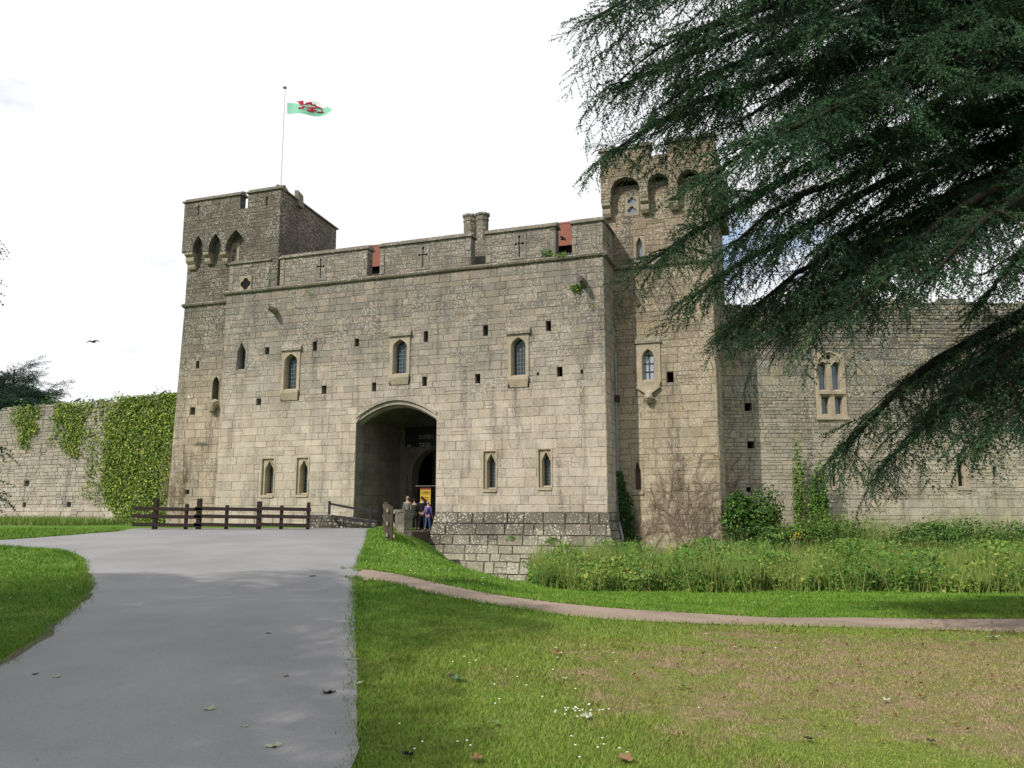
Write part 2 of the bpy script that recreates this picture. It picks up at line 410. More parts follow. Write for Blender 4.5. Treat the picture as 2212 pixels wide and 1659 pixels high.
def poly_mask(poly, X, Y):
    r = np.zeros(X.shape, bool); j = len(poly) - 1
    for i in range(len(poly)):
        xi, yi = poly[i]; xj, yj = poly[j]
        c = ((yi > Y) != (yj > Y)) & (X < (xj - xi) * (Y - yi) / ((yj - yi) if yj != yi else 1e-9) + xi)
        r ^= c; j = i
    return r
gx = np.unique(np.concatenate([np.linspace(-30, 30, 181), -30 - np.geomspace(1, 900, 24), 30 + np.geomspace(1, 900, 24)]))
gy = np.unique(np.concatenate([np.linspace(-6, 56, 187), -6 - np.geomspace(1, 300, 16), 56 + np.geomspace(1, 1400, 24)]))
GX, GY = np.meshgrid(gx, gy); GZ = height(GX, GY)
i = np.arange(len(gy) - 1)[:, None] * len(gx) + np.arange(len(gx) - 1)[None, :]
i = i.ravel(); F4 = np.stack([i, i + 1, i + 1 + len(gx), i + len(gx)], 1)
o = np_mesh('ground', np.stack([GX.ravel(), GY.ravel(), GZ.ravel()], 1), F4, M['ground']); tag(o, kind='structure')
o.data.polygons.foreach_set('use_smooth', [True] * len(o.data.polygons))

# ------------------------------------------------------------------ masonry
class Masonry:
    """stones of one building: the 295 that show largest become parts, the others one mesh of stuff"""
    def __init__(s, parent, fr, mat): s.p, s.fr, s.mat = parent, fr, mat; s.st = []
    def stone(s, poly, f, proud, r, weight=1.0):
        cx = sum(p[0] for p in poly) / len(poly); cy = sum(p[1] for p in poly) / len(poly)
        w = max(p[0] for p in poly) - min(p[0] for p in poly); h = max(p[1] for p in poly) - min(p[1] for p in poly)
        b = min(.012, .22 * min(w, h)); fr_ = []
        for x, y in poly:
            dx, dy = cx - x, cy - y; k = math.hypot(dx / max(w, .01), dy / max(h, .01)) or 1
            fr_.append((x + math.copysign(min(b, abs(dx)), dx), y + math.copysign(min(b, abs(dy)), dy)))
        tl = r.uniform(-.008, .008)
        v = [f(x, y, -.015) for x, y in poly] + [f(x, y, proud + tl * (1 if x > cx else -1)) for x, y in fr_]
        c = s.fr.w(*f(cx, cy, 0)); px, py = to_px(c)
        vis = 1.0 if -5 < px < 2215 and 0 < py < 1659 else 0.0
        s.st.append((weight * vis * w * h / (c.y * c.y), len(s.st), v, r.random(), r.random(), (px, py)))
    def finish(s, keep=295, mask=None):
        if mask: s.st = [(a * mask(*pp), i, v, t, h, pp) for a, i, v, t, h, pp in s.st]
        s.st.sort(key=lambda q: -q[0])
        def faces(n): return [tuple(range(n, 2 * n))] + [(i, (i + 1) % n, n + (i + 1) % n, n + i) for i in range(n)]
        V, F, T, H = [], [], [], []
        for k, (a, i, v, t, h, pp) in enumerate(s.st):
            n = len(v) // 2
            if k < keep and a > 0:
                c = sum((Vector(q) for q in v), Vector()) / len(v)
                me = bpy.data.meshes.new('stone'); me.from_pydata([Vector(q) - c for q in v], [], faces(n))
                for nm, x in (('tone', t), ('hue', h)):
                    at = me.attributes.new(nm, 'FLOAT', 'POINT'); at.data.foreach_set('value', [x] * len(v))
                me.materials.append(s.mat); o = bpy.data.objects.new('stone', me); COL.objects.link(o); o.parent = s.p; o.location = c
            else:
                b = len(V); V += v; F += [tuple(b + j for j in f) for f in faces(n)]; T += [t] * len(v); H += [h] * len(v)
        if V:
            me = bpy.data.meshes.new('stonework'); me.from_pydata(V, [], F)
            for nm, x in (('tone', T), ('hue', H)):
                at = me.attributes.new(nm, 'FLOAT', 'POINT'); at.data.foreach_set('value', x)
            me.materials.append(s.mat); o = bpy.data.objects.new('stonework', me); COL.objects.link(o); o.parent = s.p; tag(o, kind='stuff')

def clip_half(poly, a, b):                 # keep the side left of a->b
    out = []; n = len(poly)
    sd = lambda p: (b[0] - a[0]) * (p[1] - a[1]) - (b[1] - a[1]) * (p[0] - a[0])
    for i in range(n):
        p, q = poly[i], poly[(i + 1) % n]; sp, sq = sd(p), sd(q)
        if sp >= 0: out.append(p)
        if (sp > 0 > sq) or (sp < 0 < sq):
            t = sp / (sp - sq); out.append((p[0] + (q[0] - p[0]) * t, p[1] + (q[1] - p[1]) * t))
    return out
def sub_rect(r, c):
    x0, x1, y0, y1 = r; a, b, c0, d = c
    if a >= x1 or b <= x0 or c0 >= y1 or d <= y0: return [r]
    o = []
    if a > x0: o.append((x0, a, y0, y1))
    if b < x1: o.append((b, x1, y0, y1))
    m0, m1 = max(x0, a), min(x1, b)
    if c0 > y0: o.append((m0, m1, y0, c0))
    if d < y1: o.append((m0, m1, d, y1))
    return o
def lay(ms, f, s0, s1, z0, z1, ch, sw, cuts=(), halves=(), arch=None, seed=1, joint=.009, proud=.014, rough=.014, split=.10, weight=1.0, skip=None):
    r = random.Random(seed); t = z0
    while t < z1 - .04:
        h = ch * r.uniform(.78, 1.25)
        if t + h > z1 - .12: h = z1 - t
        s = s0 - r.uniform(0, sw); 
        while s < s1:
            w = sw * r.choice((.55, .7, .85, 1, 1.1, 1.3, 1.6)) * r.uniform(.9, 1.1)
            rows = [(t, t + h)]
            if r.random() < split: m = t + h * r.uniform(.4, .6); rows = [(t, m), (m, t + h)]
            for ra, rb in rows:
                rs = [(max(s, s0), min(s + w, s1), ra, rb)]
                if arch:
                    xm = arch[2]
                    if rs[0][0] < xm < rs[0][1] and ra < arch[3]: rs = [(rs[0][0], xm, ra, rb), (xm, rs[0][1], ra, rb)]
                for c in cuts: rs = [q for x in rs for q in sub_rect(x, c)]
                for x0, x1, y0, y1 in rs:
                    j = joint / 2 * r.uniform(.6, 1.7)
                    x0 += j; x1 -= j; y0 += j * .8; y1 -= j * .8
                    if x1 - x0 < .05 or y1 - y0 < .05: continue
                    k = min(rough, (x1 - x0) * .15)
                    poly = [(x0 + r.uniform(-k, k), y0 + r.uniform(-k, k) * .6), (x1 + r.uniform(-k, k), y0 + r.uniform(-k, k) * .6), (x1 + r.uniform(-k, k), y1 + r.uniform(-k, k) * .6), (x0 + r.uniform(-k, k), y1 + r.uniform(-k, k) * .6)]
                    for a, b in halves: poly = clip_half(poly, a, b)
                    if arch and poly and y0 < arch[3]:
                        ya, yb = max(y0 - .02, arch[4]), max(y1 + .02, arch[4] + .01)
                        if (x0 + x1) / 2 < arch[2]: poly = clip_half(poly, (arch[0](yb), yb), (arch[0](ya), ya)) if False else clip_half(poly, (arch[0](ya), ya), (arch[0](yb), yb))
                        else: poly = clip_half(poly, (arch[1](yb), yb), (arch[1](ya), ya))
                    if len(poly) < 3: continue
                    if skip and skip((x0 + x1) / 2, (y0 + y1) / 2): continue
                    if max(p[0] for p in poly) - min(p[0] for p in poly) < .05: continue
                    ms.stone(poly, f, proud * r.uniform(.5, 1.35), r, weight)
            s += w
        t += h
def grid_wall(mb, f, s0, s1, z0, z1, cuts, d=0.0, mi=0):
    """flat backing with rectangular holes"""
    xs = sorted({s0, s1} | {min(max(v, s0), s1) for c in cuts for v in c[:2]}); zs = sorted({z0, z1} | {min(max(v, z0), z1) for c in cuts for v in c[2:4]})
    for i in range(len(xs) - 1):
        for j in range(len(zs) - 1):
            a, b, c, e = xs[i], xs[i + 1], zs[j], zs[j + 1]
            if b - a < 1e-6 or e - c < 1e-6: continue
            mx_, mz_ = (a + b) / 2, (c + e) / 2
            if any(q[0] < mx_ < q[1] and q[2] < mz_ < q[3] for q in cuts): continue
            mb.add([f(a, c, d), f(b, c, d), f(b, e, d), f(a, e, d)], [(0, 1, 2, 3)], mi)
def recess(mb, f, r, depth, d0=0.0, mi=0, back=True, bi=None):
    a, b, c, e = r; q = [(a, c), (b, c), (b, e), (a, e)]
    v = [f(x, z, d0) for x, z in q] + [f(x, z, -depth) for x, z in q]
    mb.add(v, [(0, 4, 5, 1), (1, 5, 6, 2), (2, 6, 7, 3), (3, 7, 4, 0)], mi)
    if back: mb.add(v[4:], [(0, 1, 2, 3)], mi if bi is None else bi)
# ------------------------------------------------------------------ gatehouse
R0 = at_y(1313, 1108, 36.0)
GA = rad(-19.63); GF = Frame((R0.x, R0.y, 0), GA)
FR = lambda s, t, d: (s, -d, t)                      # front face of any building frame: along, up, out
def lancet(x0, x1, z0, zs, za, n=6, ogee=0.0):
    c = (x0 + x1) / 2; p = [(x0, z0), (x1, z0)]
    for i in range(n + 1):
        t = i / n; u = (x1 - c) * (1 - t ** 2.0) if not ogee else (x1 - c) * (1 - t) ** .75 * (1 - ogee * math.sin(t * math.pi) * t)
        p.append((c + u, zs + (za - zs) * (t if not ogee else t ** .9)))
    for i in range(n - 1, -1, -1):
        t = i / n; u = (x1 - c) * (1 - t ** 2.0) if not ogee else (x1 - c) * (1 - t) ** .75 * (1 - ogee * math.sin(t * math.pi) * t)
        p.append((c - u, zs + (za - zs) * (t if not ogee else t ** .9)))
    return p
def circle(cx, cz, r, n=16): return [(cx + r * math.cos(2 * math.pi * i / n), cz + r * math.sin(2 * math.pi * i / n)) for i in range(n)]
def quatrefoil(cx, cz, r, n=24):
    return [(cx + r * (.72 + .28 * abs(math.cos(2 * a))) * math.cos(a), cz + r * (.72 + .28 * abs(math.cos(2 * a))) * math.sin(a)) for a in (2 * math.pi * i / n for i in range(n))]
def rect_poly(a, b, c, d): return [(a, c), (b, c), (b, d), (a, d)]
def shrink(poly, k):
    cx = sum(p[0] for p in poly) / len(poly); cz = sum(p[1] for p in poly) / len(poly)
    xs = [p[0] for p in poly]; w = (max(xs) - min(xs)) / 2; zs = [p[1] for p in poly]; h = (max(zs) - min(zs)) / 2
    return [(cx + (p[0] - cx) * (1 - k / w), cz + (p[1] - cz) * (1 - k / h)) for p in poly]

def window(parent, f, outer, hole, glass, mat, proud=.05, chamfer=.07, depth=.32, name='window', lattice=None, hood=None, sill=None, label=None, extra=()):
    """dressed surround (a part) with pane, lead lattice, hood and sill under it"""
    mb = MB(); inner = [shrink(h, chamfer) for h in [hole, *extra]]; holes = [hole, *extra]
    mb.plate(rect_poly(*outer), holes, f, proud, -.03, back=False)
    for h, q in zip(holes, inner):
        n = len(h); a = [f(x, z, proud) for x, z in h]; b = [f(x, z, proud - .13) for x, z in q]; c = [f(x, z, -depth) for x, z in q]
        mb.add(a + b + c, [(i, (i + 1) % n, n + (i + 1) % n, n + i) for i in range(n)] + [(n + i, n + (i + 1) % n, 2 * n + (i + 1) % n, 2 * n + i) for i in range(n)])
    w = mb.build(name, mat, parent)
    if label: w['label'] = label
    for q in inner:
        p = MB(); p.add([f(x, z, -depth + .05) for x, z in q], []); 
        for t in tessellate_polygon([[Vector((x, z, 0)) for x, z in q]]): p.f.append(tuple(t)); p.m.append(0)
        p.build('pane', glass, w)
        if lattice:
            xs = [v[0] for v in q]; zs = [v[1] for v in q]; lb = MB(); x0, x1, z0, z1 = min(xs), max(xs), min(zs), max(zs); zt = z1 - (z1 - z0) * .17
            nx, nz, th = lattice
            for i in range(1, nx): x = x0 + (x1 - x0) * i / nx; lb.bar(f(x, z0, -depth + .07), f(x, zt + .1, -depth + .07), th, th)
            for i in range(1, nz): z = z0 + (zt - z0) * i / (nz - 1) if nz > 1 else z0; lb.bar(f(x0, z, -depth + .07), f(x1, z, -depth + .07), th, th)
            lb.build('glazing_bar', M['frame'] if th > .025 else M['lead'], w)
    if hood:
        a, b, z, h, d = hood; hb = MB(); e = .10
        v = [f(a, z, -.02), f(b, z, -.02), f(b, z, d), f(a, z, d), f(a + .02, z + h, -.02), f(b - .02, z + h, -.02), f(b - .02, z + h * .35, d), f(a + .02, z + h * .35, d)]
        hb.add(v, [(0, 1, 2, 3)[::-1], (3, 2, 6, 7), (7, 6, 5, 4), (0, 3, 7, 4), (2, 1, 5, 6)]); hb.build('hood', mat if hood[4] < .13 else M['cope'], w)
    if sill:
        a, b, z, h, d = sill; sb = MB()
        v = [f(a, z, -.02), f(b, z, -.02), f(b, z, d), f(a, z, d), f(a + .08, z - h, -.02), f(b - .08, z - h, -.02), f(b - .08, z - h * .9, d * .35), f(a + .08, z - h * .9, d * .35), f(a, z - .12, d), f(b, z - .12, d)]
        sb.add(v, [(0, 3, 2, 1), (3, 8, 9, 2), (8, 7, 6, 9), (7, 4, 5, 6), (0, 4, 7, 8), (0, 8, 3), (1, 9, 6), (1, 6, 5), (1, 2, 9)]); sb.build('sill', mat, w)
    return w

def putlog(parent, f, r, mat):
    mb = MB(); recess(mb, f, r, .55, .0, 0, True, 1); mb.build('putlog_hole', [mat, M['shade_black']], parent)  # back face coloured black for the shade in the hole

gate = thing('gatehouse', 'broad grey-brown stone gatehouse with deep arched gateway and crenellated parapet', 'castle gatehouse', GF)
GW, GTOP = -20.5, 13.0
XM, HA, ZS, RISE = -10.27, 2.15, 6.12, .80
arch_z = lambda u: ZS + RISE * (1 - min(1, abs(u) / HA) ** 1.9)
arch_u = lambda t: HA if t <= ZS else (0 if t >= ZS + RISE else HA * (1 - (t - ZS) / RISE) ** (1 / 1.9))
ARCH = (lambda t: XM - arch_u(t), lambda t: XM + arch_u(t), XM, ZS + RISE, -2.0)

putl = [(577, 758, 9, 15), (680, 748, 9, 20), (771, 740, 9, 17), (920, 727, 9, 23), (1049, 714, 10, 23), (1185, 704, 11, 22), (559, 868, 10, 15), (700, 842, 10, 18), (808, 836, 9, 19),
        (917, 824, 10, 20), (1032, 818, 11, 20), (1209, 803, 12, 21), (1162, 808, 5, 6), (1257, 803, 5, 9)]
holes = [GF.rect(x - w / 2, y - h / 2, x + w / 2, y + h / 2) for x, y, w, h in putl]
W = {}
W['a'] = GF.rect(609, 758, 648, 866); W['b'] = GF.rect(843, 727, 886, 832); W['c'] = GF.rect(1098, 722, 1143, 838)
W['slit'] = GF.rect(508, 738, 534, 806)
W['l1'] = GF.rect(565, 990, 592, 1074); W['l2'] = GF.rect(640, 988, 666, 1073); W['l3'] = GF.rect(1044, 974, 1072, 1062); W['l4'] = GF.rect(1163, 970, 1191, 1058)
cuts = holes + list(W.values())
mb = MB()
archrect = (XM - HA, XM + HA, -2.0, ZS + RISE)
grid_wall(mb, FR, GW, 0, 1.5, GTOP, cuts + [archrect])
grid_wall(mb, FR, GW, XM - HA, -2.0, 1.5, [], 0.0)
for sgn in (-1, 1):                                     # spandrels
    pts = [(XM + sgn * HA, ZS + RISE)] + [(XM + sgn * HA * (1 - i / 10), arch_z(HA * (1 - i / 10))) for i in range(11)]
    tr = tessellate_polygon([[Vector((x, z, 0)) for x, z in pts]])
    mb.add([FR(x, z, 0) for x, z in pts], [tuple(t) for t in tr])
mb.add([(0, 0, 1.5), (0, 9, 1.5), (0, 9, GTOP), (0, 0, GTOP)], [(0, 1, 2, 3)])
mb.add([(GW, 0, -2), (GW, 9, -2), (GW, 9, GTOP), (GW, 0, GTOP)], [(3, 2, 1, 0)])
mb.add([(GW, 9, -2), (0, 9, -2), (0, 9, GTOP), (GW, 9, GTOP)], [(3, 2, 1, 0)])
mb.add([(GW, 0, GTOP), (0, 0, GTOP), (0, 9, GTOP), (GW, 9, GTOP)], [(0, 1, 2, 3)])
mb.build('wall_core', M['gate_m'], gate)
for r in holes: putlog(gate, FR, r, M['gate_m'])
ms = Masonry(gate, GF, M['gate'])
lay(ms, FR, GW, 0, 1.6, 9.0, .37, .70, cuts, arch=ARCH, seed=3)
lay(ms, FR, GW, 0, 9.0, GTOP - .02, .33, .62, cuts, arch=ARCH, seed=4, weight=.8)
lay(ms, FR, GW, XM - HA, .6, 1.6, .38, .8, [], seed=5, weight=.35, proud=.04)
SR = lambda s, t, d: (d, s, t)                           # right flank
lay(ms, SR, 0, 2.0, 1.6, GTOP - .02, .35, .55, seed=6, weight=.05)

# battered plinth, right of the gateway
PB = .50
def FP(s, t, d):
    k = np.clip((1.6 - t) / 2.9, 0, 1.2) ** 1.15 * PB
    return (s, -d - k, t)
def FPS(s, t, d):
    k = np.clip((1.6 - t) / 2.9, 0, 1.2) ** 1.15 * PB
    return (d + k, s, t)
def plinth_x(t): return XM + HA - PB * max(0, (1.6 - t) / 2.9) ** 1.15 * 1.1
rows = [1.6 - .29 * i for i in range(12)]
mb = MB()
for i in range(len(rows) - 1):
    a, b = rows[i + 1], rows[i]
    ka, kb = FPS(0, a, 0)[0], FPS(0, b, 0)[0]
    xa, xb = plinth_x(a), plinth_x(b)
    mb.add([FP(xa, a, 0), (ka, FP(0, a, 0)[1], a), (kb, FP(0, b, 0)[1], b), FP(xb, b, 0)], [(0, 1, 2, 3)])
    mb.add([(ka, FP(0, a, 0)[1], a), (ka, 2.2, a), (kb, 2.2, b), (kb, FP(0, b, 0)[1], b)], [(0, 1, 2, 3)])
    mb.add([FP(xa, a, 0), (xa, 3, a), (xb, 3, b), FP(xb, b, 0)], [(3, 2, 1, 0)])
mb.build('plinth_core', M['plinth_m'], gate)
hv = [((plinth_x(-1.5), -1.5), (plinth_x(1.6), 1.6))]
pm = Masonry(gate, GF, M['plinth'])
lay(pm, FP, XM + HA - .9, PB + .06, -1.5, 1.6, .42, .85, halves=[((plinth_x(1.6), 1.6), (plinth_x(-1.5), -1.5)), ((FPS(0, -1.5, 0)[0], -1.5), (.0, 1.6))], seed=9, joint=.03, proud=.05, rough=.025, split=.04, weight=3)
lay(pm, FPS, -.1, 2.0, -1.2, 1.6, .42, .7, seed=10, joint=.03, proud=.04, weight=.02)

# gateway passage, inner arch and the dark way through
D0 = 4.7
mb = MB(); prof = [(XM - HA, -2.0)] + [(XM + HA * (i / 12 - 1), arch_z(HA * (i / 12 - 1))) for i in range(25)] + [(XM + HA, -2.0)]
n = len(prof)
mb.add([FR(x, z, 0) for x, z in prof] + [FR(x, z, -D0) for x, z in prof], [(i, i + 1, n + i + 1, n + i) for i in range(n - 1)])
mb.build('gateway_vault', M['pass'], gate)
pj = Masonry(gate, GF, M['pass'])
lay(pj, lambda s, t, d: (XM - HA + d, s, t), .02, D0, .6, ZS, .38, .75, seed=12, proud=.012, weight=.05)
iw = GF.px((840 + 1045 / 5.53) / 1.1573, (960 + 1500 / 5.53) / 1.1573, D0)[0]; IH = XM - iw; izs = 3.55
inner = [(XM - IH, .3), (XM + IH, .3)] + [(XM + IH * math.cos(a), izs + IH * math.sin(a)) for a in (math.pi * i / 20 for i in range(21))]
mb = MB(); mb.plate([(x, max(z, .3)) for x, z in [(XM - HA, .3), (XM + HA, .3), (XM + HA, 7), (XM - HA, 7)]], [inner[0:2] + inner[2:]], FR, -D0, -D0 - .8)
mb.build('inner_wall', M['pass'], gate)
mb = MB()
for k, (e, dd) in enumerate(((.42, .10), (.24, .04))):
    for i in range(20):
        a0, a1 = math.pi * i / 20, math.pi * (i + 1) / 20
        q = [(XM + r * math.cos(a), izs + r * math.sin(a)) for r, a in ((IH + e - .16, a0), (IH + e, a0), (IH + e, a1), (IH + e - .16, a1))]
        q = [(min(max(x, XM - HA), XM + HA), z) for x, z in q]
        v = [FR(x, z, -D0 + dd) for x, z in q] + [FR(x, z, -D0 - .02) for x, z in q]
        mb.add(v, [(0, 1, 2, 3), (4, 5, 1, 0), (2, 6, 7, 3)])
    for sx in (-1, 1):
        x0 = XM + sx * (IH + e - .16); x1 = XM + sx * (IH + e); x0, x1 = sorted((x0, x1)); x0 = max(x0, XM - HA); x1 = min(x1, XM + HA)
        if x1 > x0: mb.box(x0, x1, D0 - dd, D0 + .02, .5, izs)
mb.build('inner_arch', M['pass'], gate)
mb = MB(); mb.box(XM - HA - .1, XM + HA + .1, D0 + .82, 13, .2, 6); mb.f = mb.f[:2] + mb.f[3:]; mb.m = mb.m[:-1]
mb.build('passage_interior', M['shade_black'], gate)  # box coloured black, its unlit depth painted in
mb = MB()                                                # moulded orders of the arch head
for k, (dz, a, b) in enumerate(((.0, -.03, .07), (.10, -.30, -.04), (.2, -.62, -.31))):
    N = 16
    for i in range(N):
        us = [-HA + 2 * HA * i / N, -HA + 2 * HA * (i + 1) / N]
        lo = [arch_z(u) - dz - (.10 if k else -.0) for u in us]; hi = [arch_z(u) + (.15 if k == 0 else 0.02) for u in us]
        v = [FR(XM + us[0], lo[0], b), FR(XM + us[1], lo[1], b), FR(XM + us[1], hi[1], b), FR(XM + us[0], hi[0], b),
             FR(XM + us[0], lo[0], a), FR(XM + us[1], lo[1], a), FR(XM + us[1], hi[1], a), FR(XM + us[0], hi[0], a)]
        mb.add(v, [(0, 1, 2, 3), (4, 5, 1, 0), (3, 2, 6, 7)])
mb.build('arch_moulding', M['gate'], gate)

# windows of the gatehouse
def framed(parent, fr, o, glass, lat, f=FR, sillw=.0, mat=None):
    a, b, c, d = o; w = b - a; h = d - c; sb = c + h * .21 if h > 2 else c + .15
    hole = lancet(a + w * .15, b - w * .15, sb, d - h * .21, d - h * .06)
    return window(parent, f, (a, b, sb - .12, d), hole, glass, mat or M['dress'], .07, .055, .36, lattice=lat, hood=(a - .06, b + .10, d, .36, .17), sill=(a + .02, b - .0, sb - .02, sb - c, .16))
framed(gate, GF, W['a'], M['glass'], (4, 8, .018)); framed(gate, GF, W['b'], M['glass'], (4, 8, .018)); framed(gate, GF, W['c'], M['glass'], (4, 8, .018))
for k in ('l1', 'l2', 'l3', 'l4'):
    a, b, c, d = W[k]; w = b - a; h = d - c
    hole = lancet(a + w * .24, b - w * .05, c + .12, d - h * .27, d - h * .05, 6, .35)
    window(gate, FR, (a, b, c, d), hole, M['glass'], M['dress'], -.06, .045, .45, lattice=(3, 9, .014), sill=(a, b, c + .1, .16, .07))
    tb = MB(); tp_ = [q for q in hole if q[1] > d - h * .27 - .01]; tb.tube([FR(x, z, -.02) for x, z in tp_], .032, 6)
    for q in (tp_[0], tp_[-1]): tb.tube([FR(q[0], q[1], -.02), FR(q[0] + (.055 if q[0] < (a + b) / 2 + .08 else -.055), q[1] + .02, -.03)], [.035, .02], 6)
    tb.build('tracery', M['dress'], gate)
    fb = MB()                                             # square rebate round the tracery
    fb.plate(rect_poly(a - .05, b + .05, c, d + .05), [rect_poly(a + .02, b - .02, c + .06, d - .02)], FR, .04, -.08, back=False); fb.build('window_label', M['dress'], gate)
a, b, c, d = W['slit']; window(gate, FR, (a, b, c, d), lancet(a + .12, b - .1, c + .15, d - .55, d - .06, 6, .3), M['glass'], M['gate'], .02, .06, .4)

# string course, parapet, copings
mb = MB(); z0 = 13.0
def string(mb, x0, x1, y, z):
    prof = [(y + .05, z - .02), (y - .13, z + .04), (y - .17, z + .12), (y - .15, z + .17), (y + .05, z + .26)]
    n = len(prof); mb.add([(x0, q[0], q[1]) for q in prof] + [(x1, q[0], q[1]) for q in prof], [(i, i + 1, n + i + 1, n + i)[::-1] for i in range(n - 1)] + [tuple(range(n)), tuple(range(2 * n - 1, n - 1, -1))])
for i in range(16): string(mb, GW - .1 + i * 20.72 / 16, GW - .1 + (i + 1) * 20.72 / 16 - .006, 0 + rng.uniform(-.008, .008), z0 + rng.uniform(-.01, .01))
mb.add([(.0, -.14, 12.98), (.16, -.14, 13.04), (.18, -.14, 13.15), (.0, -.14, 13.26), (.0, 2, 12.98), (.16, 2, 13.04), (.18, 2, 13.15), (.0, 2, 13.26)], [(0, 1, 5, 4)[::-1], (1, 2, 6, 5)[::-1], (2, 3, 7, 6)[::-1], (0, 1, 2, 3)])
mb.build('string_course', M['cope'], gate)

def coping(parent, x0, x1, y0, y1, z, h=.26, over=.11, axis='x', f=None, mat=None):
    """saddle-back coping: drip, slope, roll"""
    ym = (y0 + y1) / 2; pr = [(y0 - over, z), (y0 - over, z + .07), (ym - .09, z + h - .06), (ym - .09, z + h), (ym + .09, z + h), (ym + .09, z + h - .06), (y1 + over, z + .07), (y1 + over, z)]
    f = f or (lambda s, y, zz: (s, y, zz)); mb = MB(); L_ = x1 - x0; k = max(1, round(L_ / 1.1)); n = len(pr)
    for i in range(k):
        a, b = x0 + L_ * i / k, x0 + L_ * (i + 1) / k - (.008 if i < k - 1 else 0); j = rng.uniform(-.006, .006)
        mb.add([f(a, y, zz + j) for y, zz in pr] + [f(b, y, zz + j) for y, zz in pr], [(q, (q + 1) % n, n + (q + 1) % n, n + q)[::-1] for q in range(n)] + [tuple(range(n)), tuple(range(2 * n - 1, n - 1, -1))])
    return mb.build('coping', mat or M['cope'], parent)
def cross_loop(cx, z0, z1, zc, w=.03):
    q = .075
    return [(cx - w, z0), (cx + w, z0), (cx + w, zc - w), (cx + .13, zc - w), (cx + .19, zc - q), (cx + .25, zc), (cx + .19, zc + q), (cx + .13, zc + w), (cx + w, zc + w), (cx + w, z1 - .18), (cx + q, z1 - .1), (cx, z1),
            (cx - q, z1 - .1), (cx - w, z1 - .18), (cx - w, zc + w), (cx - .13, zc + w), (cx - .19, zc + q), (cx - .25, zc), (cx - .19, zc - q), (cx - .13, zc - w), (cx - w, zc - w)]
PT = .5
def merlon(x0, x1, loop=None, zt=14.66, lz=None):
    mb = MB(); cut = []
    if loop is not None: cut = [(loop - .34, loop + .34, 13.28, zt - .12)]
    grid_wall(mb, FR, x0, x1, 13.2, zt, cut); grid_wall(mb, lambda s, t, d: (s, PT, t), x0, x1, 13.2, zt, cut)
    for x in (x0, x1): mb.add([(x, 0, 13.2), (x, PT, 13.2), (x, PT, zt), (x, 0, zt)], [(0, 1, 2, 3)])
    mb.add([(x0, 0, zt), (x1, 0, zt), (x1, PT, zt), (x0, PT, zt)], [(0, 1, 2, 3)])
    o = mb.build('merlon', M['gate'], gate)
    coping(o, x0 - .07, x1 + .07, 0, PT, zt)
    lay(ms, FR, x0 + .28, x1 - .28, 13.24, zt, .21, .36, cut, seed=int(x0 * 10) + 99, weight=1.0, split=.25)
    for a, b in ((x0, x0 + .28), (x1 - .28, x1)): lay(ms, FR, a, b, 13.24, zt, .42, .6, seed=int(a * 7) + 50, proud=.03, split=0)
    if loop is not None:
        p = MB(); p.plate(rect_poly(*cut[0]), [cross_loop(loop, 13.38, zt - .2, 14.02)], FR, .03, -.2); p.build('arrow_loop', M['gate'], o)
    return o
merlon(-17.19, -12.04, GF.px(693, 580)[0]); merlon(-11.34, -6.44, GF.px(914, 555)[0]); merlon(-5.68, -2.23, GF.px(1122, 530)[0])
m1 = merlon(-20.38, -17.81); m5 = merlon(-1.45, 0.0)
mb = MB(); mb.box(-.5, -.002, PT + .002, 7, 13.2, 14.66); o = mb.build('side_parapet', M['gate'], gate)
coping(o, PT, 7, -.5, 0, 14.66, f=lambda s, y, z: (y, s, z)); lay(ms, SR, .05, 3, 13.26, 14.64, .3, .5, seed=77, weight=.03)
mb = MB(); cx, cz = GF.px((400 + 955 / 4.424) / 1.1573, (450 + 1152 / 4.424) / 1.1573)
mb.plate(rect_poly(cx - .36, cx + .36, cz - .44, cz + .44), [quatrefoil(cx, cz, .33)], FR, .075, -.05, back=False); w = mb.build('quatrefoil_opening', M['dress'], m1)
mb = MB(); mb.add([FR(x, z, .04) for x, z in rect_poly(cx - .35, cx + .35, cz - .43, cz + .43)], [(0, 1, 2, 3)]); mb.build('opening_shade_sheet', M['shade_black'], w)  # black sheet painted as the opening's shade, solid merlon behind it

# waterspouts
def gargoyle(px, py, L_):
    x, z = GF.px(px, py); mb = MB()
    mb.tube([(x, .1, z - .05), (x, -L_ * .45, z + .02), (x, -L_ * .8, z + .03), (x, -L_, z + .0)], [.17, .16, .12, .10], 8)
    mb.tube([(x, -L_ * .75, z + .08), (x, -L_ - .02, z + .10)], [.10, .06], 6)
    mb.build('waterspout', M['cope'], gate)
gargoyle(596, 672, .75); gargoyle(1262, 612, .8)

# red tiled roof and chimney behind the parapet
mb = MB(); ye, ze, yr, zr_ = 2.4, 14.52, 5.5, 16.77; NRW = 22
for sgn in (0, 1):
    for i in range(NRW):
        a, b = i / NRW, (i + 1.15) / NRW
        y0_, y1_ = ye + (yr - ye) * a, ye + (yr - ye) * min(b, 1); z0_, z1_ = ze + (zr_ - ze) * a, ze + (zr_ - ze) * min(b, 1)
        if sgn: y0_, y1_ = 2 * yr - y0_, 2 * yr - y1_
        mb.add([(-19, y0_, z0_ + .05), (-.8, y0_, z0_ + .05), (-.8, y1_, z1_), (-19, y1_, z1_), (-19, y0_, z0_), (-.8, y0_, z0_)], [(0, 1, 2, 3), (4, 5, 1, 0)])
ro = mb.build('roof', M['tile'], gate)
mb = MB(); mb.tube([(-19, yr, zr_ + .02), (-.8, yr, zr_ + .02)], .1, 8); mb.build('ridge_tiles', M['tile'], ro)
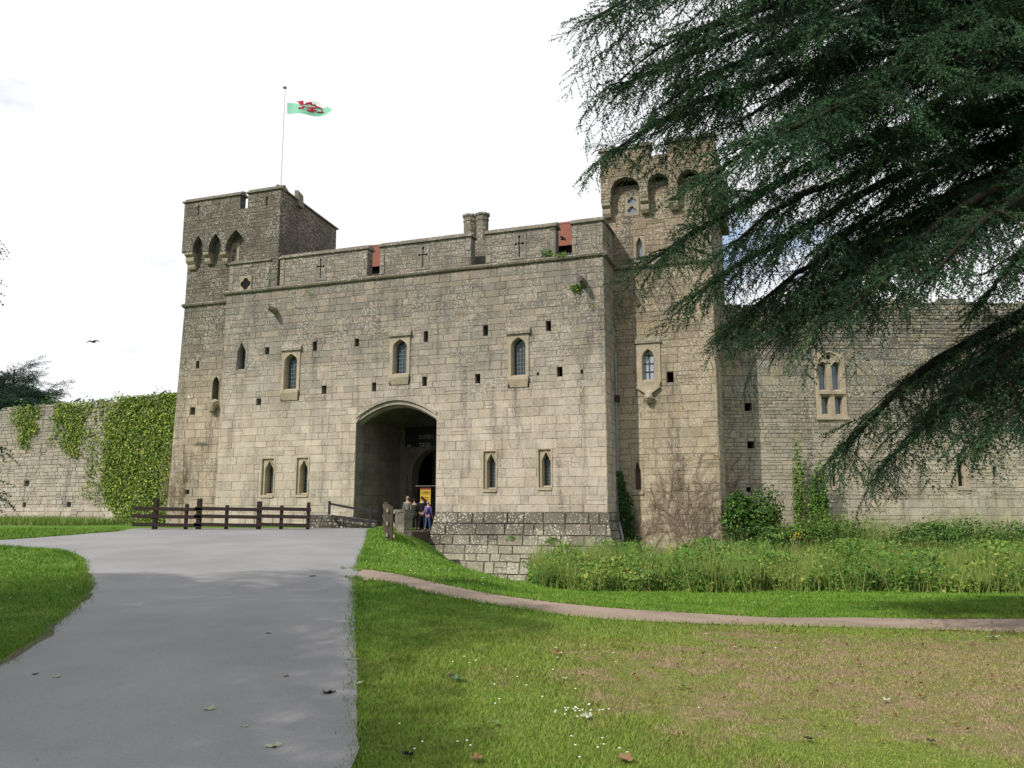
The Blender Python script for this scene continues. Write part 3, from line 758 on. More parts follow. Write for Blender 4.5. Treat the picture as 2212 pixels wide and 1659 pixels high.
mb = MB(); mb.box(-18.8, -1, 2.7, 8.3, 13.0, 14.5); mb.add([(-18.8, 2.7, 14.5), (-18.8, 8.3, 14.5), (-18.8, yr, 16.6)], [(0, 1, 2)]); mb.add([(-1, 2.7, 14.5), (-1, 8.3, 14.5), (-1, yr, 16.6)], [(0, 1, 2)])
mb.build('hall_wall', M['wood_dk'], gate)
for q in (808, 1212, 1222):
    x = GF.px(q, 585 if q < 900 else 540, 2.68)[0]; fbm = MB()
    for i in range(5): fbm.box(x - .3 + i * .15 - .012, x - .3 + i * .15 + .012, 2.64, 2.68, 13.3, 14.2)
    fbm.build('wall_batten', M['pipe'], gate)
mb = MB(); xa, xb = GF.px(1016, 560, 1.3)[0], GF.px(1052, 560, 1.3)[0]
mb.box(xa, xb, 1.3, 2.4, 13, 14.35); mb.box(xa + .05, xb - .05, 1.35, 2.35, 14.35, 14.9)
ch = mb.build('chimney', M['cope'], gate)
for p0, p1, yy, zb in ((1030, 1054, 1.85, 14.7), (1003, 1028, 2.6, 13.2)):
    x0_, x1_ = GF.px(p0, 500, yy)[0], GF.px(p1, 500, yy)[0]; c = (x0_ + x1_) / 2; r = (x1_ - x0_) / 2; zt = GF.px(1040, 463, yy)[1]
    oc = lambda rr: [(c + rr * math.cos(math.pi / 8 + i * math.pi / 4), yy + rr * math.sin(math.pi / 8 + i * math.pi / 4)) for i in range(8)]
    mb = MB(); mb.prism(oc(r * 1.02), zb, zt - .36); mb.prism(oc(r * 1.12), zt - .36, zt - .28); mb.prism(oc(r * 1.05), zt - .28, zt - .14); mb.prism(oc(r * 1.1), zt - .14, zt - .1)
    for i in range(8):
        a = i * math.pi / 4; mb.box(c + r * .85 * math.cos(a) - .11, c + r * .85 * math.cos(a) + .11, yy + r * .85 * math.sin(a) - .1, yy + r * .85 * math.sin(a) + .1, zt - .1, zt)
    mb.build('chimney_shaft', M['cope'], ch)
ms.finish(295); pm.finish(110); pj.finish(0)
# ------------------------------------------------------------------ turret at the flag end
LF = Frame(GF.w(-20.5, .5, 0), GA)
tw = thing('corner_turret', 'square stone turret with pointed corbel arches beside the gatehouse, flagpole on top', 'castle tower', LF)
zb, zt_ = -1.0, 16.75
bl = lambda t: -3.55 + .42 * min(1, max(0, (t - 1) / 13))                # battered left arris
FB = FR
tput = [LF.rect(x - w / 2, y - h / 2, x + w / 2, y + h / 2) for x, y, w, h in ((427, 788, 7, 16), (416, 888, 11, 16), (404, 1063, 9, 9))]
ts = LF.rect(458, 812, 474, 874)
ts = (ts[0], min(ts[1], -.02), ts[2], ts[3])
mb = MB()
zs_ = sorted({zb, 1, 4, 8, 12.7, zt_})
grid_wall(mb, FR, -3.05, 3.1, zb, zt_, tput + [ts])
for i in range(len(zs_) - 1):
    a, b = zs_[i], zs_[i + 1]
    mb.add([FR(bl(a), a, 0), FR(-3.05, a, 0), FR(-3.05, b, 0), FR(bl(b), b, 0)], [(0, 1, 2, 3)])
    mb.add([(bl(a), 0, a), (bl(a), 6, a), (bl(b), 6, b), (bl(b), 0, b)], [(3, 2, 1, 0)])
mb.add([(3.1, 0, 12.5), (2.5, 6, 12.5), (2.5, 6, zt_), (3.1, 0, zt_)], [(0, 1, 2, 3)])
mb.add([(-3.3, 6, zb), (2.5, 6, zb), (2.5, 6, zt_), (-3.2, 6, zt_)], [(3, 2, 1, 0)])
mb.build('wall_core', M['tower_m'], tw)
for r in tput: putlog(tw, FR, r, M['tower_m'])
tm = Masonry(tw, LF, M['tower'])
lay(tm, FR, -3.7, .0, .6, 12.75, .36, .6, tput + [ts], halves=[((-3.12, 14.0), (-3.56, .8))], seed=21)
lay(tm, FR, -3.2, 3.1, 12.95, 16.6, .24, .42, [], halves=[((-3.06, 16), (-3.18, 12.5))], seed=22, weight=.9, skip=lambda s, t: s > 1.2)
mb = MB(); string(mb, bl(12.7) - .1, .08, 0, 12.72); mb.build('string_course', M['cope'], tw)
a, b, c, d = ts; mb = MB(); mb.plate(rect_poly(*ts), [lancet(a + .03, b - .02, c + .1, d - .4, d - .03)], FR, .03, -.02, back=False)
o = mb.build('corner_slit', M['dress'], tw); mb = MB(); recess(mb, FR, ts, .5, .0, 0, True, 1); mb.build('slit_recess', [M['tower_m'], M['shade_black']], o)  # back of the slit painted black as shade
mb = MB(); q = (a + b) / 2; mb.tube([(q, .05, c + .02), (q, -.25, c - .05), (q, -.2, c - .3), (q, .0, c - .5)], [.3, .28, .18, .08], 8); mb.build('corbel', M['dress'], tw)

UP = lambda s, t, d: (s, -.5 - d, t)
def pointed(x0, x1, zs, za, n=8, round_=False):
    c = (x0 + x1) / 2; h = (x1 - x0) / 2
    up = [(c - h * ((1 - (i / n) ** 2) ** .5 if round_ else (1 - (i / n) ** 1.7)), zs + (za - zs) * i / n) for i in range(n + 1)]
    return up + [(2 * c - x, z) for x, z in up[-2::-1]]
arcs = [(-2.42, -1.78, 15.95, 16.57), (-1.36, -.56, 15.85, 16.56), (-.26, .98, 15.75, 16.62)]
out = [(-3.16, 15.72)]
bots = [15.72, 15.62, 15.5]
for k, (a, b, zs, za) in enumerate(arcs):
    out.append((a, bots[k])); out += pointed(a, b, zs, za); 
    if k < 2: out.append((b, bots[k + 1]))
out += [(.98, 13.0), (3.14, 13.0), (3.14, 17.72), (-3.16, 17.72)]
mb = MB(); mb.plate(out, [], UP, 0, -.5)
mb.build('corbelled_front', M['tower'], tw)
ac = [(a - .05, b + .05, 13, za + .07) for a, b, zs, za in arcs] + [(-3.3, 1.0, 13, 15.75)]
lay(tm, UP, -3.16, 3.14, 13.05, 17.75, .21, .42, ac, seed=24, split=.3, weight=1.2, rough=.02, skip=lambda s, t: t < 14.2 and s < 2.9)
Bc, Cc = Vector((3.14, -.5)), Vector((2.49, 6.05)); dv = (Cc - Bc).normalized(); nv = Vector((dv.y, -dv.x)); LS = (Cc - Bc).length
SD = lambda s, t, d: (Bc.x + dv.x * s + nv.x * d, Bc.y + dv.y * s + nv.y * d, t)
mb = MB(); mb.add([SD(0, 13, 0), SD(LS, 13, 0), SD(LS, 18.55, 0), SD(0, 18.55, 0)], [(0, 1, 2, 3)])
mb.add([(-3.16, -.5, 15.7), (-3.16, 6.05, 15.7), (-3.16, 6.05, 17.7), (-3.16, -.5, 17.7)], [(3, 2, 1, 0)]); mb.add([(-3.16, 6.05, 13), (2.49, 6.05, 13), (2.49, 6.05, 17.2), (-3.16, 6.05, 17.2)], [(3, 2, 1, 0)])
mb.add([(-3.16, -.4, 17.2), (3.0, -.4, 17.2), (2.4, 6.0, 17.2), (-3.16, 6, 17.2)], [(0, 1, 2, 3)]); mb.build('upper_wall', M['tower_m'], tw)
lay(tm, SD, 0, LS, 13.1, 18.5, .2, .45, seed=25, split=.3, weight=.8, rough=.02)
def tmerlon(parent, mas, f3, x0, x1, z0, z1, slit, seed, mat, ch=.24, thick=.45):
    mb = MB(); cut = [slit] if slit else []
    grid_wall(mb, f3, x0, x1, z0, z1, cut); grid_wall(mb, f3, x0, x1, z0, z1, cut, -thick)
    if slit: recess(mb, f3, slit, thick, 0, 0, False)
    for x in (x0, x1): mb.add([f3(x, z0, 0), f3(x, z0, -thick), f3(x, z1, -thick), f3(x, z1, 0)], [(0, 1, 2, 3)])
    mb.add([f3(x0, z1, 0), f3(x1, z1, 0), f3(x1, z1, -thick), f3(x0, z1, -thick)], [(0, 1, 2, 3)])
    o = mb.build('merlon', mat, parent); coping(o, x0 - .08, x1 + .08, 0, thick, z1, f=lambda s, y, z: f3(s, z, -y))
    lay(mas, f3, x0, x1, z0 + .01, z1, ch, .45, cut, seed=seed, weight=1.2, split=.2); return o
lu = lambda zx, zy: LF.px((400 + zx / 4.424) / 1.1573, (450 + zy / 4.424) / 1.1573, -.5)
s1, s2 = lu(425, 360), lu(1180, 260)
tmerlon(tw, tm, UP, -3.16, LF.px(519, 440, -.5)[0], 17.74, 18.55, (s1[0] - .04, s1[0] + .04, 17.75, s1[1] + .42), 26, M['tower'], .4)
tmerlon(tw, tm, UP, 1.06, 3.14, 17.74, 18.55, (s2[0] - .05, s2[0] + .05, s2[1] - .38, s2[1] + .38), 27, M['tower'])
mb = MB(); mb.add([SD(.46, 17.3, -.45), SD(LS, 17.3, -.45), SD(LS, 18.55, -.45), SD(.46, 18.55, -.45)], [(3, 2, 1, 0)]); o = mb.build('side_parapet', M['tower_m'], tw)
coping(o, .0, LS + .1, 0, .45, 18.55, f=lambda s, y, z: SD(s, z, -y))
mb = MB(); mb.add([SD(1.6, 18.2, .22), SD(2.1, 18.2, .22), SD(2.1, 18.95, .16), SD(1.6, 19.1, .1), SD(1.6, 18.2, -.1), SD(2.1, 18.2, -.1), SD(2.1, 18.95, -.1), SD(1.6, 19.1, -.1)], [(0, 1, 2, 3), (7, 6, 5, 4), (0, 3, 7, 4), (1, 5, 6, 2), (3, 2, 6, 7), (0, 4, 5, 1)]); mb.build('chimney_stub', M['cope'], tw)
def corbel(parent, x, z, w, y0, y1, mat, tiers=((.0, .26, 1.0), (.26, .62, .62))):
    mb = MB()
    for a, b, k in tiers:
        hw = w / 2 * (.9 + .1 * k); ya = y1 - (y1 - y0) * k
        pr = [(y1, z - a), (ya + .05, z - a), (ya, z - a - (b - a) * .25), (ya + .02, z - a - (b - a) * .65), (ya + (y1 - ya) * .35, z - b), (y1, z - b)]
        n = len(pr); mb.add([(x - hw, q[0], q[1]) for q in pr] + [(x + hw, q[0], q[1]) for q in pr], [(i, (i + 1) % n, n + (i + 1) % n, n + i)[::-1] for i in range(n)] + [tuple(range(n)), tuple(range(2 * n - 1, n - 1, -1))])
    return mb.build('corbel', mat, parent)
corbel(tw, -2.72, 15.72, .55, -.5, .0, M['dress'], ((.0, .25, 1.0), (.25, .62, .75), (.62, .9, .45)))
corbel(tw, -1.57, 15.62, .36, -.5, .0, M['dress']); corbel(tw, -.41, 15.5, .34, -.5, .0, M['dress'])
nx0, nz0 = LF.px((400 + 830 / 4.424) / 1.1573, (450 + 820 / 4.424) / 1.1573, 0)
window(tw, FR, (nx0 - .3, nx0 + .3, nz0 - .75, nz0 + .6), lancet(nx0 - .17, nx0 + .17, nz0 - .65, nz0 + .1, nz0 + .5, 6, .3), M['glass'], M['dress'], .04, .05, .3)
tm.finish(295)

# ------------------------------------------------------------------ tall tower
TF = Frame(GF.w(0, 2.0, 0), GA)
tt = thing('tall_tower', 'tall stone tower with round machicolation arches rising behind the cedar branches', 'castle tower', TF)
XR = 4.56
tw4 = TF.rect(1374, 742, 1427, 826); tw5 = TF.rect(1365, 995, 1390, 1068); tw6 = TF.rect(1369, 511, 1393, 568)
tq = [TF.px(1365, 435), TF.px(1365, 455)]; tqr = (tq[0][0] - .34, tq[0][0] + .34, tq[1][1] - .26, tq[0][1] + .26)
tp = [TF.rect(1440, 803, 1455, 826)]
mb = MB(); tc_ = [tw4, tw5, tw6, tqr] + tp
grid_wall(mb, FR, -.45, XR, -1.6, 17.0, tc_)
mb.add([(XR, 0, -1.6), (XR, 6, -1.6), (XR, 6, 17), (XR, 0, 17)], [(0, 1, 2, 3)]); mb.add([(-.45, 0, 12.5), (-.45, 6, 12.5), (-.45, 6, 17), (-.45, 0, 17)], [(3, 2, 1, 0)])
mb.add([(-.45, 6, -1.6), (XR, 6, -1.6), (XR, 6, 17), (-.45, 6, 17)], [(3, 2, 1, 0)]); mb.build('wall_core', M['tall_m'], tt)
sm = Masonry(tt, TF, M['tall'])
lay(sm, FR, 0, XR, -1.4, 12.85, .36, .68, tc_, seed=31, joint=.018)
lay(sm, FR, -.45, XR - .06, 13.1, 16.6, .3, .55, tc_, seed=32, weight=1.1)
lay(sm, lambda s, t, d: (XR + d, s, t), 0, 3, -1.2, 12.8, .33, .5, seed=33, weight=.02)
mb = MB(); string(mb, .0, XR + .1, 0, 12.86); mb.build('string_course', M['cope'], tt)
putlog(tt, FR, tp[0], M['tall_m'])
tarcs = [(.04, 1.44, 16.55, 17.26), (1.81, 2.77, 16.74, 17.22), (3.18, 4.27, 16.65, 17.2)]
out = [(-.42, 16.12)]
for a, b, zs, za in tarcs: out.append((a, 16.12)); out += pointed(a, b, zs, za, 8, True); out.append((b, 16.12))
out += [(4.92, 16.12), (4.92, 18.1), (-.42, 18.1)]
mb = MB(); mb.plate(out, [], UP, 0, -.5); mb.build('machicolated_front', M['tall'], tt)
mb = MB(); mb.box(4.565, 4.92, .002, 6.3, 16.12, 18.5); mb.add([(-.42, 0, 16.1), (-.42, 6, 16.1), (-.42, 6, 18.5), (-.42, 0, 18.5)], [(3, 2, 1, 0)]); mb.add([(-.42, 6.3, 16.1), (4.9, 6.3, 16.1), (4.9, 6.3, 18.5), (-.42, 6.3, 18.5)], [(3, 2, 1, 0)])
mb.add([(-.4, -.4, 17.5), (4.9, -.4, 17.5), (4.9, 6.2, 17.5), (-.4, 6.2, 17.5)], [(0, 1, 2, 3)]); mb.build('upper_wall', M['tall'], tt)
lay(sm, UP, -.42, 4.92, 16.15, 18.12, .24, .45, [(a - .05, b + .05, 13, za + .06) for a, b, zs, za in tarcs], seed=34, split=.2, weight=1.2)
sl = TF.px(1360, 343, -.5)
tmerlon(tt, sm, UP, -.42, 1.95, 18.12, 18.62, (sl[0] - .05, sl[0] + .05, 18.13, sl[1] + .3), 35, M['tall'])
tmerlon(tt, sm, UP, 2.72, 4.92, 18.12, 18.62, None, 36, M['tall'])
for x, w in ((-.2, .4), (1.63, .38), (2.98, .38), (4.55, .5)): corbel(tt, x, 16.12, w, -.5, 0, M['dress'], ((0, .24, 1.0), (.25, .66, .72)))
mb = MB(); mb.box(4.57, 5.0, .3, .8, 15.85, 16.12); mb.box(4.57, 4.85, .35, .75, 15.4, 15.84); mb.build('corbel', M['dress'], tt)
a, b, c, d = tw4; w = b - a; h = d - c
w4 = window(tt, FR, (a, b, c, d), lancet(a + w * .24, b - w * .24, c + .05, d - h * .36, d - h * .14), M['paleglass'], M['dress'], .06, .06, .3, lattice=(2, 4, .04), hood=(a - .08, b + .06, d + .002, .34, .13))
mb = MB(); xm = (a + b) / 2                                   # shaped corbel with a carved head below
mb.add([FR(a + .02, c, .14), FR(b - .02, c, .14), FR(b - .06, c - .25, .12), FR(xm + .14, c - .55, .16), FR(xm - .14, c - .55, .16), FR(a + .06, c - .25, .12),
        FR(a + .02, c, 0), FR(b - .02, c, 0), FR(b - .06, c - .25, 0), FR(xm + .14, c - .55, 0), FR(xm - .14, c - .55, 0), FR(a + .06, c - .25, 0)],
       [(5, 4, 3, 2, 1, 0)[::-1], (0, 1, 7, 6)[::-1]] + [(i, i + 1, i + 7, i + 6)[::-1] for i in range(1, 5)] + [(5, 0, 6, 11)[::-1]])
mb.bar(FR(a + .04, c - .22, .14), FR(xm - .12, c - .5, .18), .08, .08); mb.bar(FR(b - .04, c - .22, .14), FR(xm + .12, c - .5, .18), .08, .08)
mb.build('window_corbel', M['dress'], tt)
mb = MB(); zc = c - .74; mb.tube([FR(xm, zc + .2, .02), FR(xm, zc + .14, .16), FR(xm, zc, .2), FR(xm, zc - .15, .14), FR(xm, zc - .22, .02)], [.12, .19, .2, .15, .06], 10)
for sx in (-1, 1): mb.tube([FR(xm + sx * .08, zc + .05, .36), FR(xm + sx * .08, zc + .05, .41)], [.04, .03], 6); mb.tube([FR(xm + sx * .2, zc, .12), FR(xm + sx * .24, zc - .06, .12)], [.06, .04], 6)
mb.tube([FR(xm, zc + .03, .38), FR(xm, zc - .05, .44)], [.03, .045], 6); mb.bar(FR(xm - .07, zc - .1, .37), FR(xm + .07, zc - .1, .37), .03, .03)
mb.build('carved_head', M['dress'], tt)
a, b, c, d = tw5; window(tt, FR, (a, b, c, d), lancet(a + .1, b - .1, c + .15, d - .5, d - .03, 6, .35), M['board'], M['tall'], .02, .05, .25, lattice=(1, 3, .02), sill=(a, b, c + .12, .2, .08))
a, b, c, d = tw6; window(tt, FR, (a, b, c, d), lancet(a + .1, b - .1, c + .1, d - .35, d - .02, 6, .35), M['blueglass'], M['dress'], .02, .05, .3)
mb = MB(); mb.plate(rect_poly(*tqr), [quatrefoil(*tq[0], .21), quatrefoil(*tq[1], .21)], FR, .03, -.1, back=False); o = mb.build('quatrefoil_opening', M['dress'], tt)
mb = MB(); mb.add([FR(x, z, -.08) for x, z in rect_poly(*tqr)], [(0, 1, 2, 3)]); mb.build('pane', M['blueglass'], o)
sm.finish(295, lambda px, py: 1.0 if (px < 1480 or py > 820) else .2)
# lead downpipe in the corner
dp = thing('drainpipe', 'grey drainpipe down the corner between gatehouse and tall tower', 'drainpipe', TF)
mb = MB(); x0, zt1 = TF.px(1328, 868, -.25); zb1 = TF.px(1332, 1118, -.25)[1]; xb2, zb2 = TF.px(1346, 1168, -.5)
mb.tube([(x0 + .05, -.22, zt1), (x0 + .05, -.22, zb1), (xb2, -.5, zb2)], .06, 10); mb.build('pipe', M['pipe'], dp)
mb = MB(); mb.box(x0 - .1, x0 + .2, -.36, -.08, zt1, zt1 + .3); mb.build('rainwater_head', M['iron'], dp)
for k in range(4):
    z = zb1 + (zt1 - zb1) * (k + .3) / 4; mb = MB(); mb.tube([(x0 + .05, -.22, z), (x0 + .05, -.22, z + .12)], .085, 10); mb.build('collar', M['pipe'], dp)
mb = MB(); mb.tube([(x0 - .08, -.3, zt1 + .3), (x0 - .08, -.3, zt1 + 2.2)], .04, 8); mb.tube([(x0 + .06, -.2, zt1 + .3), (x0 + .06, -.2, zt1 + 2.3)], .05, 8); mb.build('upper_pipe', M['pipe'], dp)

# ------------------------------------------------------------------ curtain wall beyond the cedar
CF = Frame((at_y(1553, 1108, 38.7).x - .25, 38.7, 0), 0)
cw = thing('curtain_wall', 'weathered rubble curtain wall with traceried window running behind the cedar', 'castle wall', CF)
ctop = 11.45; CL = 24.0
c1 = CF.rect(1760, 762, 1826, 902); cs1 = CF.rect(1795, 996, 1812, 1056); cs2 = CF.rect(2064, 990, 2094, 1056)
cput = [CF.rect(x - w / 2, y - h / 2, x + w / 2, y + h / 2) for x, y, w, h in ((1616, 879, 15, 17), (1622, 961, 15, 15), (1617, 1058, 9, 11), (2149, 1020, 8, 22), (1899, 1018, 8, 12), (2151, 871, 12, 14))]
cc = [c1, cs1, cs2] + cput
mb = MB(); grid_wall(mb, FR, 0, CL, -1.6, ctop - .15, cc); mb.add([(0, 0, ctop - .15), (CL, 0, ctop - .15), (CL, 1.6, ctop - .15), (0, 1.6, ctop - .15)], [(0, 1, 2, 3)]); mb.add([(0, 1.6, -1.6), (CL, 1.6, -1.6), (CL, 1.6, ctop - .15), (0, 1.6, ctop - .15)], [(3, 2, 1, 0)])
mb.build('wall_core', M['curt_m'], cw)
for r in cput: putlog(cw, FR, r, M['curt_m'])
rm = Masonry(cw, CF, M['curt'])
lay(rm, FR, 0, CL, -.6, 2.2, .34, .7, cc, seed=41, rough=.02, split=.1, joint=.016)
lay(rm, FR, 0, CL, 2.2, 7.2, .17, .42, cc, seed=42, rough=.025, split=.15, joint=.014, proud=.022)
lay(rm, FR, 0, CL, 7.2, 9.3, .40, .72, cc, seed=43, rough=.02, split=.12)
lay(rm, FR, 0, CL, 9.3, ctop, .16, .5, cc, seed=44, rough=.025, split=.1, joint=.015, proud=.03)
r_ = random.Random(5); x = 0
while x < CL:                                             # worn crest
    w = r_.uniform(.4, 1.3)
    if r_.random() < .72:
        hh = r_.uniform(.06, .3); 
        lay(rm, FR, x, x + w, ctop, ctop + hh, .16, .4, seed=int(x * 50), rough=.03, proud=.05)
        b_ = MB(); b_.box(x, x + w, .02, .5, ctop - .2, ctop + hh - .03); b_.build('crest', M['curt_m'], cw)
    x += w
a, b, c, d = c1; xm = (a + b) / 2; w = b - a; k = w / 61.0
zz = lambda py: CF.px(1793, py)[1]; xx = lambda px: CF.px(px, 830)[0]
lh = [lancet(xx(1768), xx(1789), zz(845), zz(793), zz(781)), lancet(xx(1797), xx(1818), zz(845), zz(793), zz(781)), circle(xx(1793), zz(772), .15), rect_poly(xx(1771), xx(1790), zz(896), zz(856)), rect_poly(xx(1800), xx(1819), zz(896), zz(856))]
o = window(cw, FR, (a, b, c, d), lh[0], M['blueglass'], M['dress'], .06, .05, .34, lattice=None, extra=lh[1:], sill=(a - .05, b + .05, c + .02, .2, .1), name='traceried_window')
mb = MB(); ap = [(xx(1762), zz(815)), (xx(1763), zz(795)), (xx(1769), zz(778)), (xx(1780), zz(766)), (xx(1793), zz(760)), (xx(1806), zz(766)), (xx(1817), zz(778)), (xx(1823), zz(795)), (xx(1824), zz(815))]
mb.tube([FR(x, z, .09) for x, z in ap], .05, 6); mb.build('hood_mould', M['dress'], o)
mb = MB(); mb.bar(FR(xx(1766), zz(850), .09), FR(xx(1792), zz(850), .09), .12, .1); mb.bar(FR(xx(1797), zz(850), .09), FR(xx(1821), zz(850), .09), .12, .1); mb.build('transom', M['dress'], o)
for (a, b, c, d) in (cs1, cs2):
    window(cw, FR, (a - .0, b, c, d), rect_poly(a + (b - a) * .12, b - (b - a) * .3, c + .1, d - .08), M['glass'], M['dress'], .03, .03, .4, name='slit_window', lattice=(1, 3, .03), sill=(a, b, c + .06, .14, .06))
rm.finish(295, lambda px, py: 1.0 if (px < 1790 and py > 760 and py < 1080) else (.35 if py > 760 and px < 1900 else .08))

# ------------------------------------------------------------------ curtain wall at the far end, with ivy
q = at_y(384, 1108, 45.3)
EF = Frame((q.x, q.y, 0), rad(-24.8))
ew = thing('curtain_wall', 'low rubble curtain wall half hidden by ivy beside the turret', 'castle wall', EF)
etop = EF.px(376, 858)[1]; EL = -20.0
eput = [EF.rect(x - w / 2, y - h / 2, x + w / 2, y + h / 2) for x, y, w, h in ((58, 1044, 10, 12), (53, 1094, 7, 17), (149, 1093, 9, 17), (276, 987, 7, 12), (270, 1075, 8, 10))]
mb = MB(); grid_wall(mb, FR, EL, .8, -.5, etop - .1, eput); mb.add([(EL, 0, etop - .1), (.8, 0, etop - .1), (.8, 1.5, etop - .1), (EL, 1.5, etop - .1)], [(0, 1, 2, 3)]); mb.add([(EL, 1.5, -.5), (.8, 1.5, -.5), (.8, 1.5, etop), (EL, 1.5, etop)], [(3, 2, 1, 0)])
mb.build('wall_core', M['lcurt_m'], ew)
for r in eput: putlog(ew, FR, r, M['lcurt_m'])
em = Masonry(ew, EF, M['lcurt'])
lay(em, FR, EL, .8, 1.85, etop, .24, .5, eput, seed=51, rough=.03, split=.2, joint=.016, proud=.03)
EP = lambda s, t, d: (s, -d - .12 - max(0, 1.85 - t) * .22, t)
mb = MB(); mb.add([EP(EL, .2, 0), EP(.8, .2, 0), EP(.8, 1.85, 0), EP(EL, 1.85, 0), (EL, 0, 1.9), (.8, 0, 1.9)], [(0, 1, 2, 3), (3, 2, 5, 4)]); mb.build('plinth_core', M['lcurt_m'], ew)
lay(em, EP, EL, .8, .3, 1.85, .4, .8, seed=52, rough=.02, proud=.035)
r_ = random.Random(8); x = EL
while x < .7:
    w = r_.uniform(.3, .9); 
    if r_.random() < .7: lay(em, FR, x, x + w, etop, etop + r_.uniform(.1, .22), .15, .4, seed=int(x * 31) + 900, proud=.05)
    x += w
em.finish(295, lambda px, py: 1.0 if 0 < px < 225 and py > 900 else .15)
# ------------------------------------------------------------------ bridge, fences, railing
def hz(x, y): return float(height(x, y))
br = thing('footbridge', 'timber footbridge with stone abutment walls leading into the arched gateway', 'bridge', GF)
DZ = .74
dxr = GF.px(927, 1147, -.1)[0]
mb = MB(); mb.box(XM - 2.0, dxr - .05, -3.4, .0, DZ - .42, DZ - .06); mb.build('deck_frame', M['wood'], br)
for i in range(20):
    mb = MB(); y = -3.4 + i * .17; mb.box(XM - 2.08, dxr, y, y + .155, DZ - .055, DZ + rng.uniform(-.004, .006)); mb.build('plank', M['wood'], br)
mb = MB(); mb.box(XM - 2.14, XM + 2.14, .0, D0 + 3, DZ - .4, DZ - .02); mb.build('threshold', M['pass'], br)
for i in range(5):
    mb = MB(); y = -3.3 + i * .8; mb.box(dxr + .001, dxr + .05, y, y + .76, DZ - .45, DZ - .05); mb.build('edge_board', M['wood'], br)
# abutment wall blocks beside the deck
aw = thing('abutment_wall', 'short grey stone wall end at the foot of the bridge, behind the timber fence', 'wall', GF)
wf = Frame(GF.w(XM + 2.15, -3.3, 0), GA); wm = Masonry(aw, GF, M['plinth'])
ax0, ax1 = GF.px(853, 1130, -3.42)[0], GF.px(874, 1130, -3.42)[0]; AWW = ax1 - ax0
bx = lambda s, t, d: (ax0 + s, -3.42 - d, t)
mb = MB(); mb.box(ax0, ax1, -3.42, -2.7, -.9, 1.72); mb.build('wall_core', M['plinth_m'], aw)
lay(wm, bx, 0, AWW, -.6, 1.72, .35, .45, seed=61); lay(wm, lambda s, t, d: (ax1 + d, -3.42 + s, t), 0, .7, -.6, 1.72, .35, .45, seed=62); wm.finish(60)
pxw = lambda px, Y: at_y(px, 1108, Y)
pw = thing('parapet_wall', 'low grey stone wall along the road end before the gateway', 'wall', loc=(pxw(666, 35.2).x, 35.2, 0))
PW = Frame(pw.location, 0); LW = pxw(815, 35.2).x - pw.location.x
ztw = at_y(720, 1112, 35.2).z
mb = MB(); mb.add([FR(0, .3, 0), FR(LW, .3, 0), FR(LW, ztw - .25, 0), FR(1.2, ztw - .03, 0), FR(0, ztw, 0), (0, .45, ztw), (1.2, .45, ztw - .03), (LW, .45, ztw - .25)], [(0, 1, 2, 3, 4), (4, 3, 6, 5), (3, 2, 7, 6)]); mb.build('wall_core', M['plinth_m'], pw)
wm = Masonry(pw, PW, M['plinth']); lay(wm, FR, 0, LW, .6, ztw, .2, .4, halves=[((LW, ztw - .27), (0, ztw + .02))], seed=63, split=.1); wm.finish(120)

def post(parent, p, h, w, mat, d=None, sink=.2):
    mb = MB(); d = d or w; mb.box(-w / 2, w / 2, -d / 2, d / 2, -sink, h, bev=.01)
    o = mb.build('post', mat, parent); o.location = p; return o
fpx = [(338, 1078), (404, 1089), (432, 1077), (491, 1091), (561, 1083), (609, 1092), (667, 1085)]
FY = 33.6
fn = thing('timber_fence', 'dark brown post and three rail timber fence along the road before the gatehouse', 'fence', loc=(pxw(338, FY).x, FY, 0))
fo = Vector(fn.location); top = []
for i, (px, py) in enumerate(fpx):
    p = at_y(px, py, FY); g0 = hz(p.x, FY); big = i in (0, 2, 4)
    post(fn, (p.x - fo.x, 0, g0), p.z - g0, .17 if big else .12, M['wood_dk']); top.append(p.x - fo.x)
for fr_, z in ((0, .80), (1, .50), (2, .17)):
    for a, b in ((-.9, top[2] + .15), (top[2] - .15, top[4]), (top[4], top[6] + .12)):
        g0, g1 = hz(a + fo.x, FY), hz(b + fo.x, FY)
        mb = MB(); mb.bar((a, -.09, g0 + z + .05), (b, -.09, g1 + z), .05, .14); mb.build('rail', M['wood_dk'], fn)
# fence seen end-on at the bridge mouth
fe = thing('timber_fence', 'weathered timber fence seen end on beside the bridge, with pale cut rail ends', 'fence', loc=(-3.95, 27.3, 0))
a, b = Vector((-3.95, 27.3, 0)), Vector((-5.15, 34.2, 0))
for i in range(5):
    p = a.lerp(b, i / 4); g0 = hz(p.x, p.y); post(fe, (p.x - a.x, p.y - a.y, g0), 1.12 + .03 * rng.random(), .17, M['wood'])
dr = (b - a).normalized(); sd = Vector((dr.y, -dr.x, 0))
for z in (.98, .56, .20):
    for off in (-.11, .11):
        p0, p1 = a - dr * .12 + sd * off, b + sd * off
        mb = MB(); q0, q1 = Vector((p0.x - a.x, p0.y - a.y, hz(p0.x, p0.y) + z)), Vector((p1.x - a.x, p1.y - a.y, hz(p1.x, p1.y) + z))
        mb.bar(q0, q1, .045, .11); mb.m[0] = 1; mb.build('rail', [M['wood'], M['wood_cut']], fe)
RY = 34.95
rl = thing('metal_railing', 'black metal handrail sloping down beside the bridge end', 'railing', loc=(pxw(711, RY).x, RY, 0)); ro_ = Vector(rl.location)
P = lambda px, py: at_y(px, py, RY) - ro_
for px, t, bt, w in ((712, 1082, 1112, .09), (800, 1093, 1146, .08)): mb = MB(); mb.bar(P(px, t), P(px - 1, bt), w); mb.build('post', M['iron'], rl)
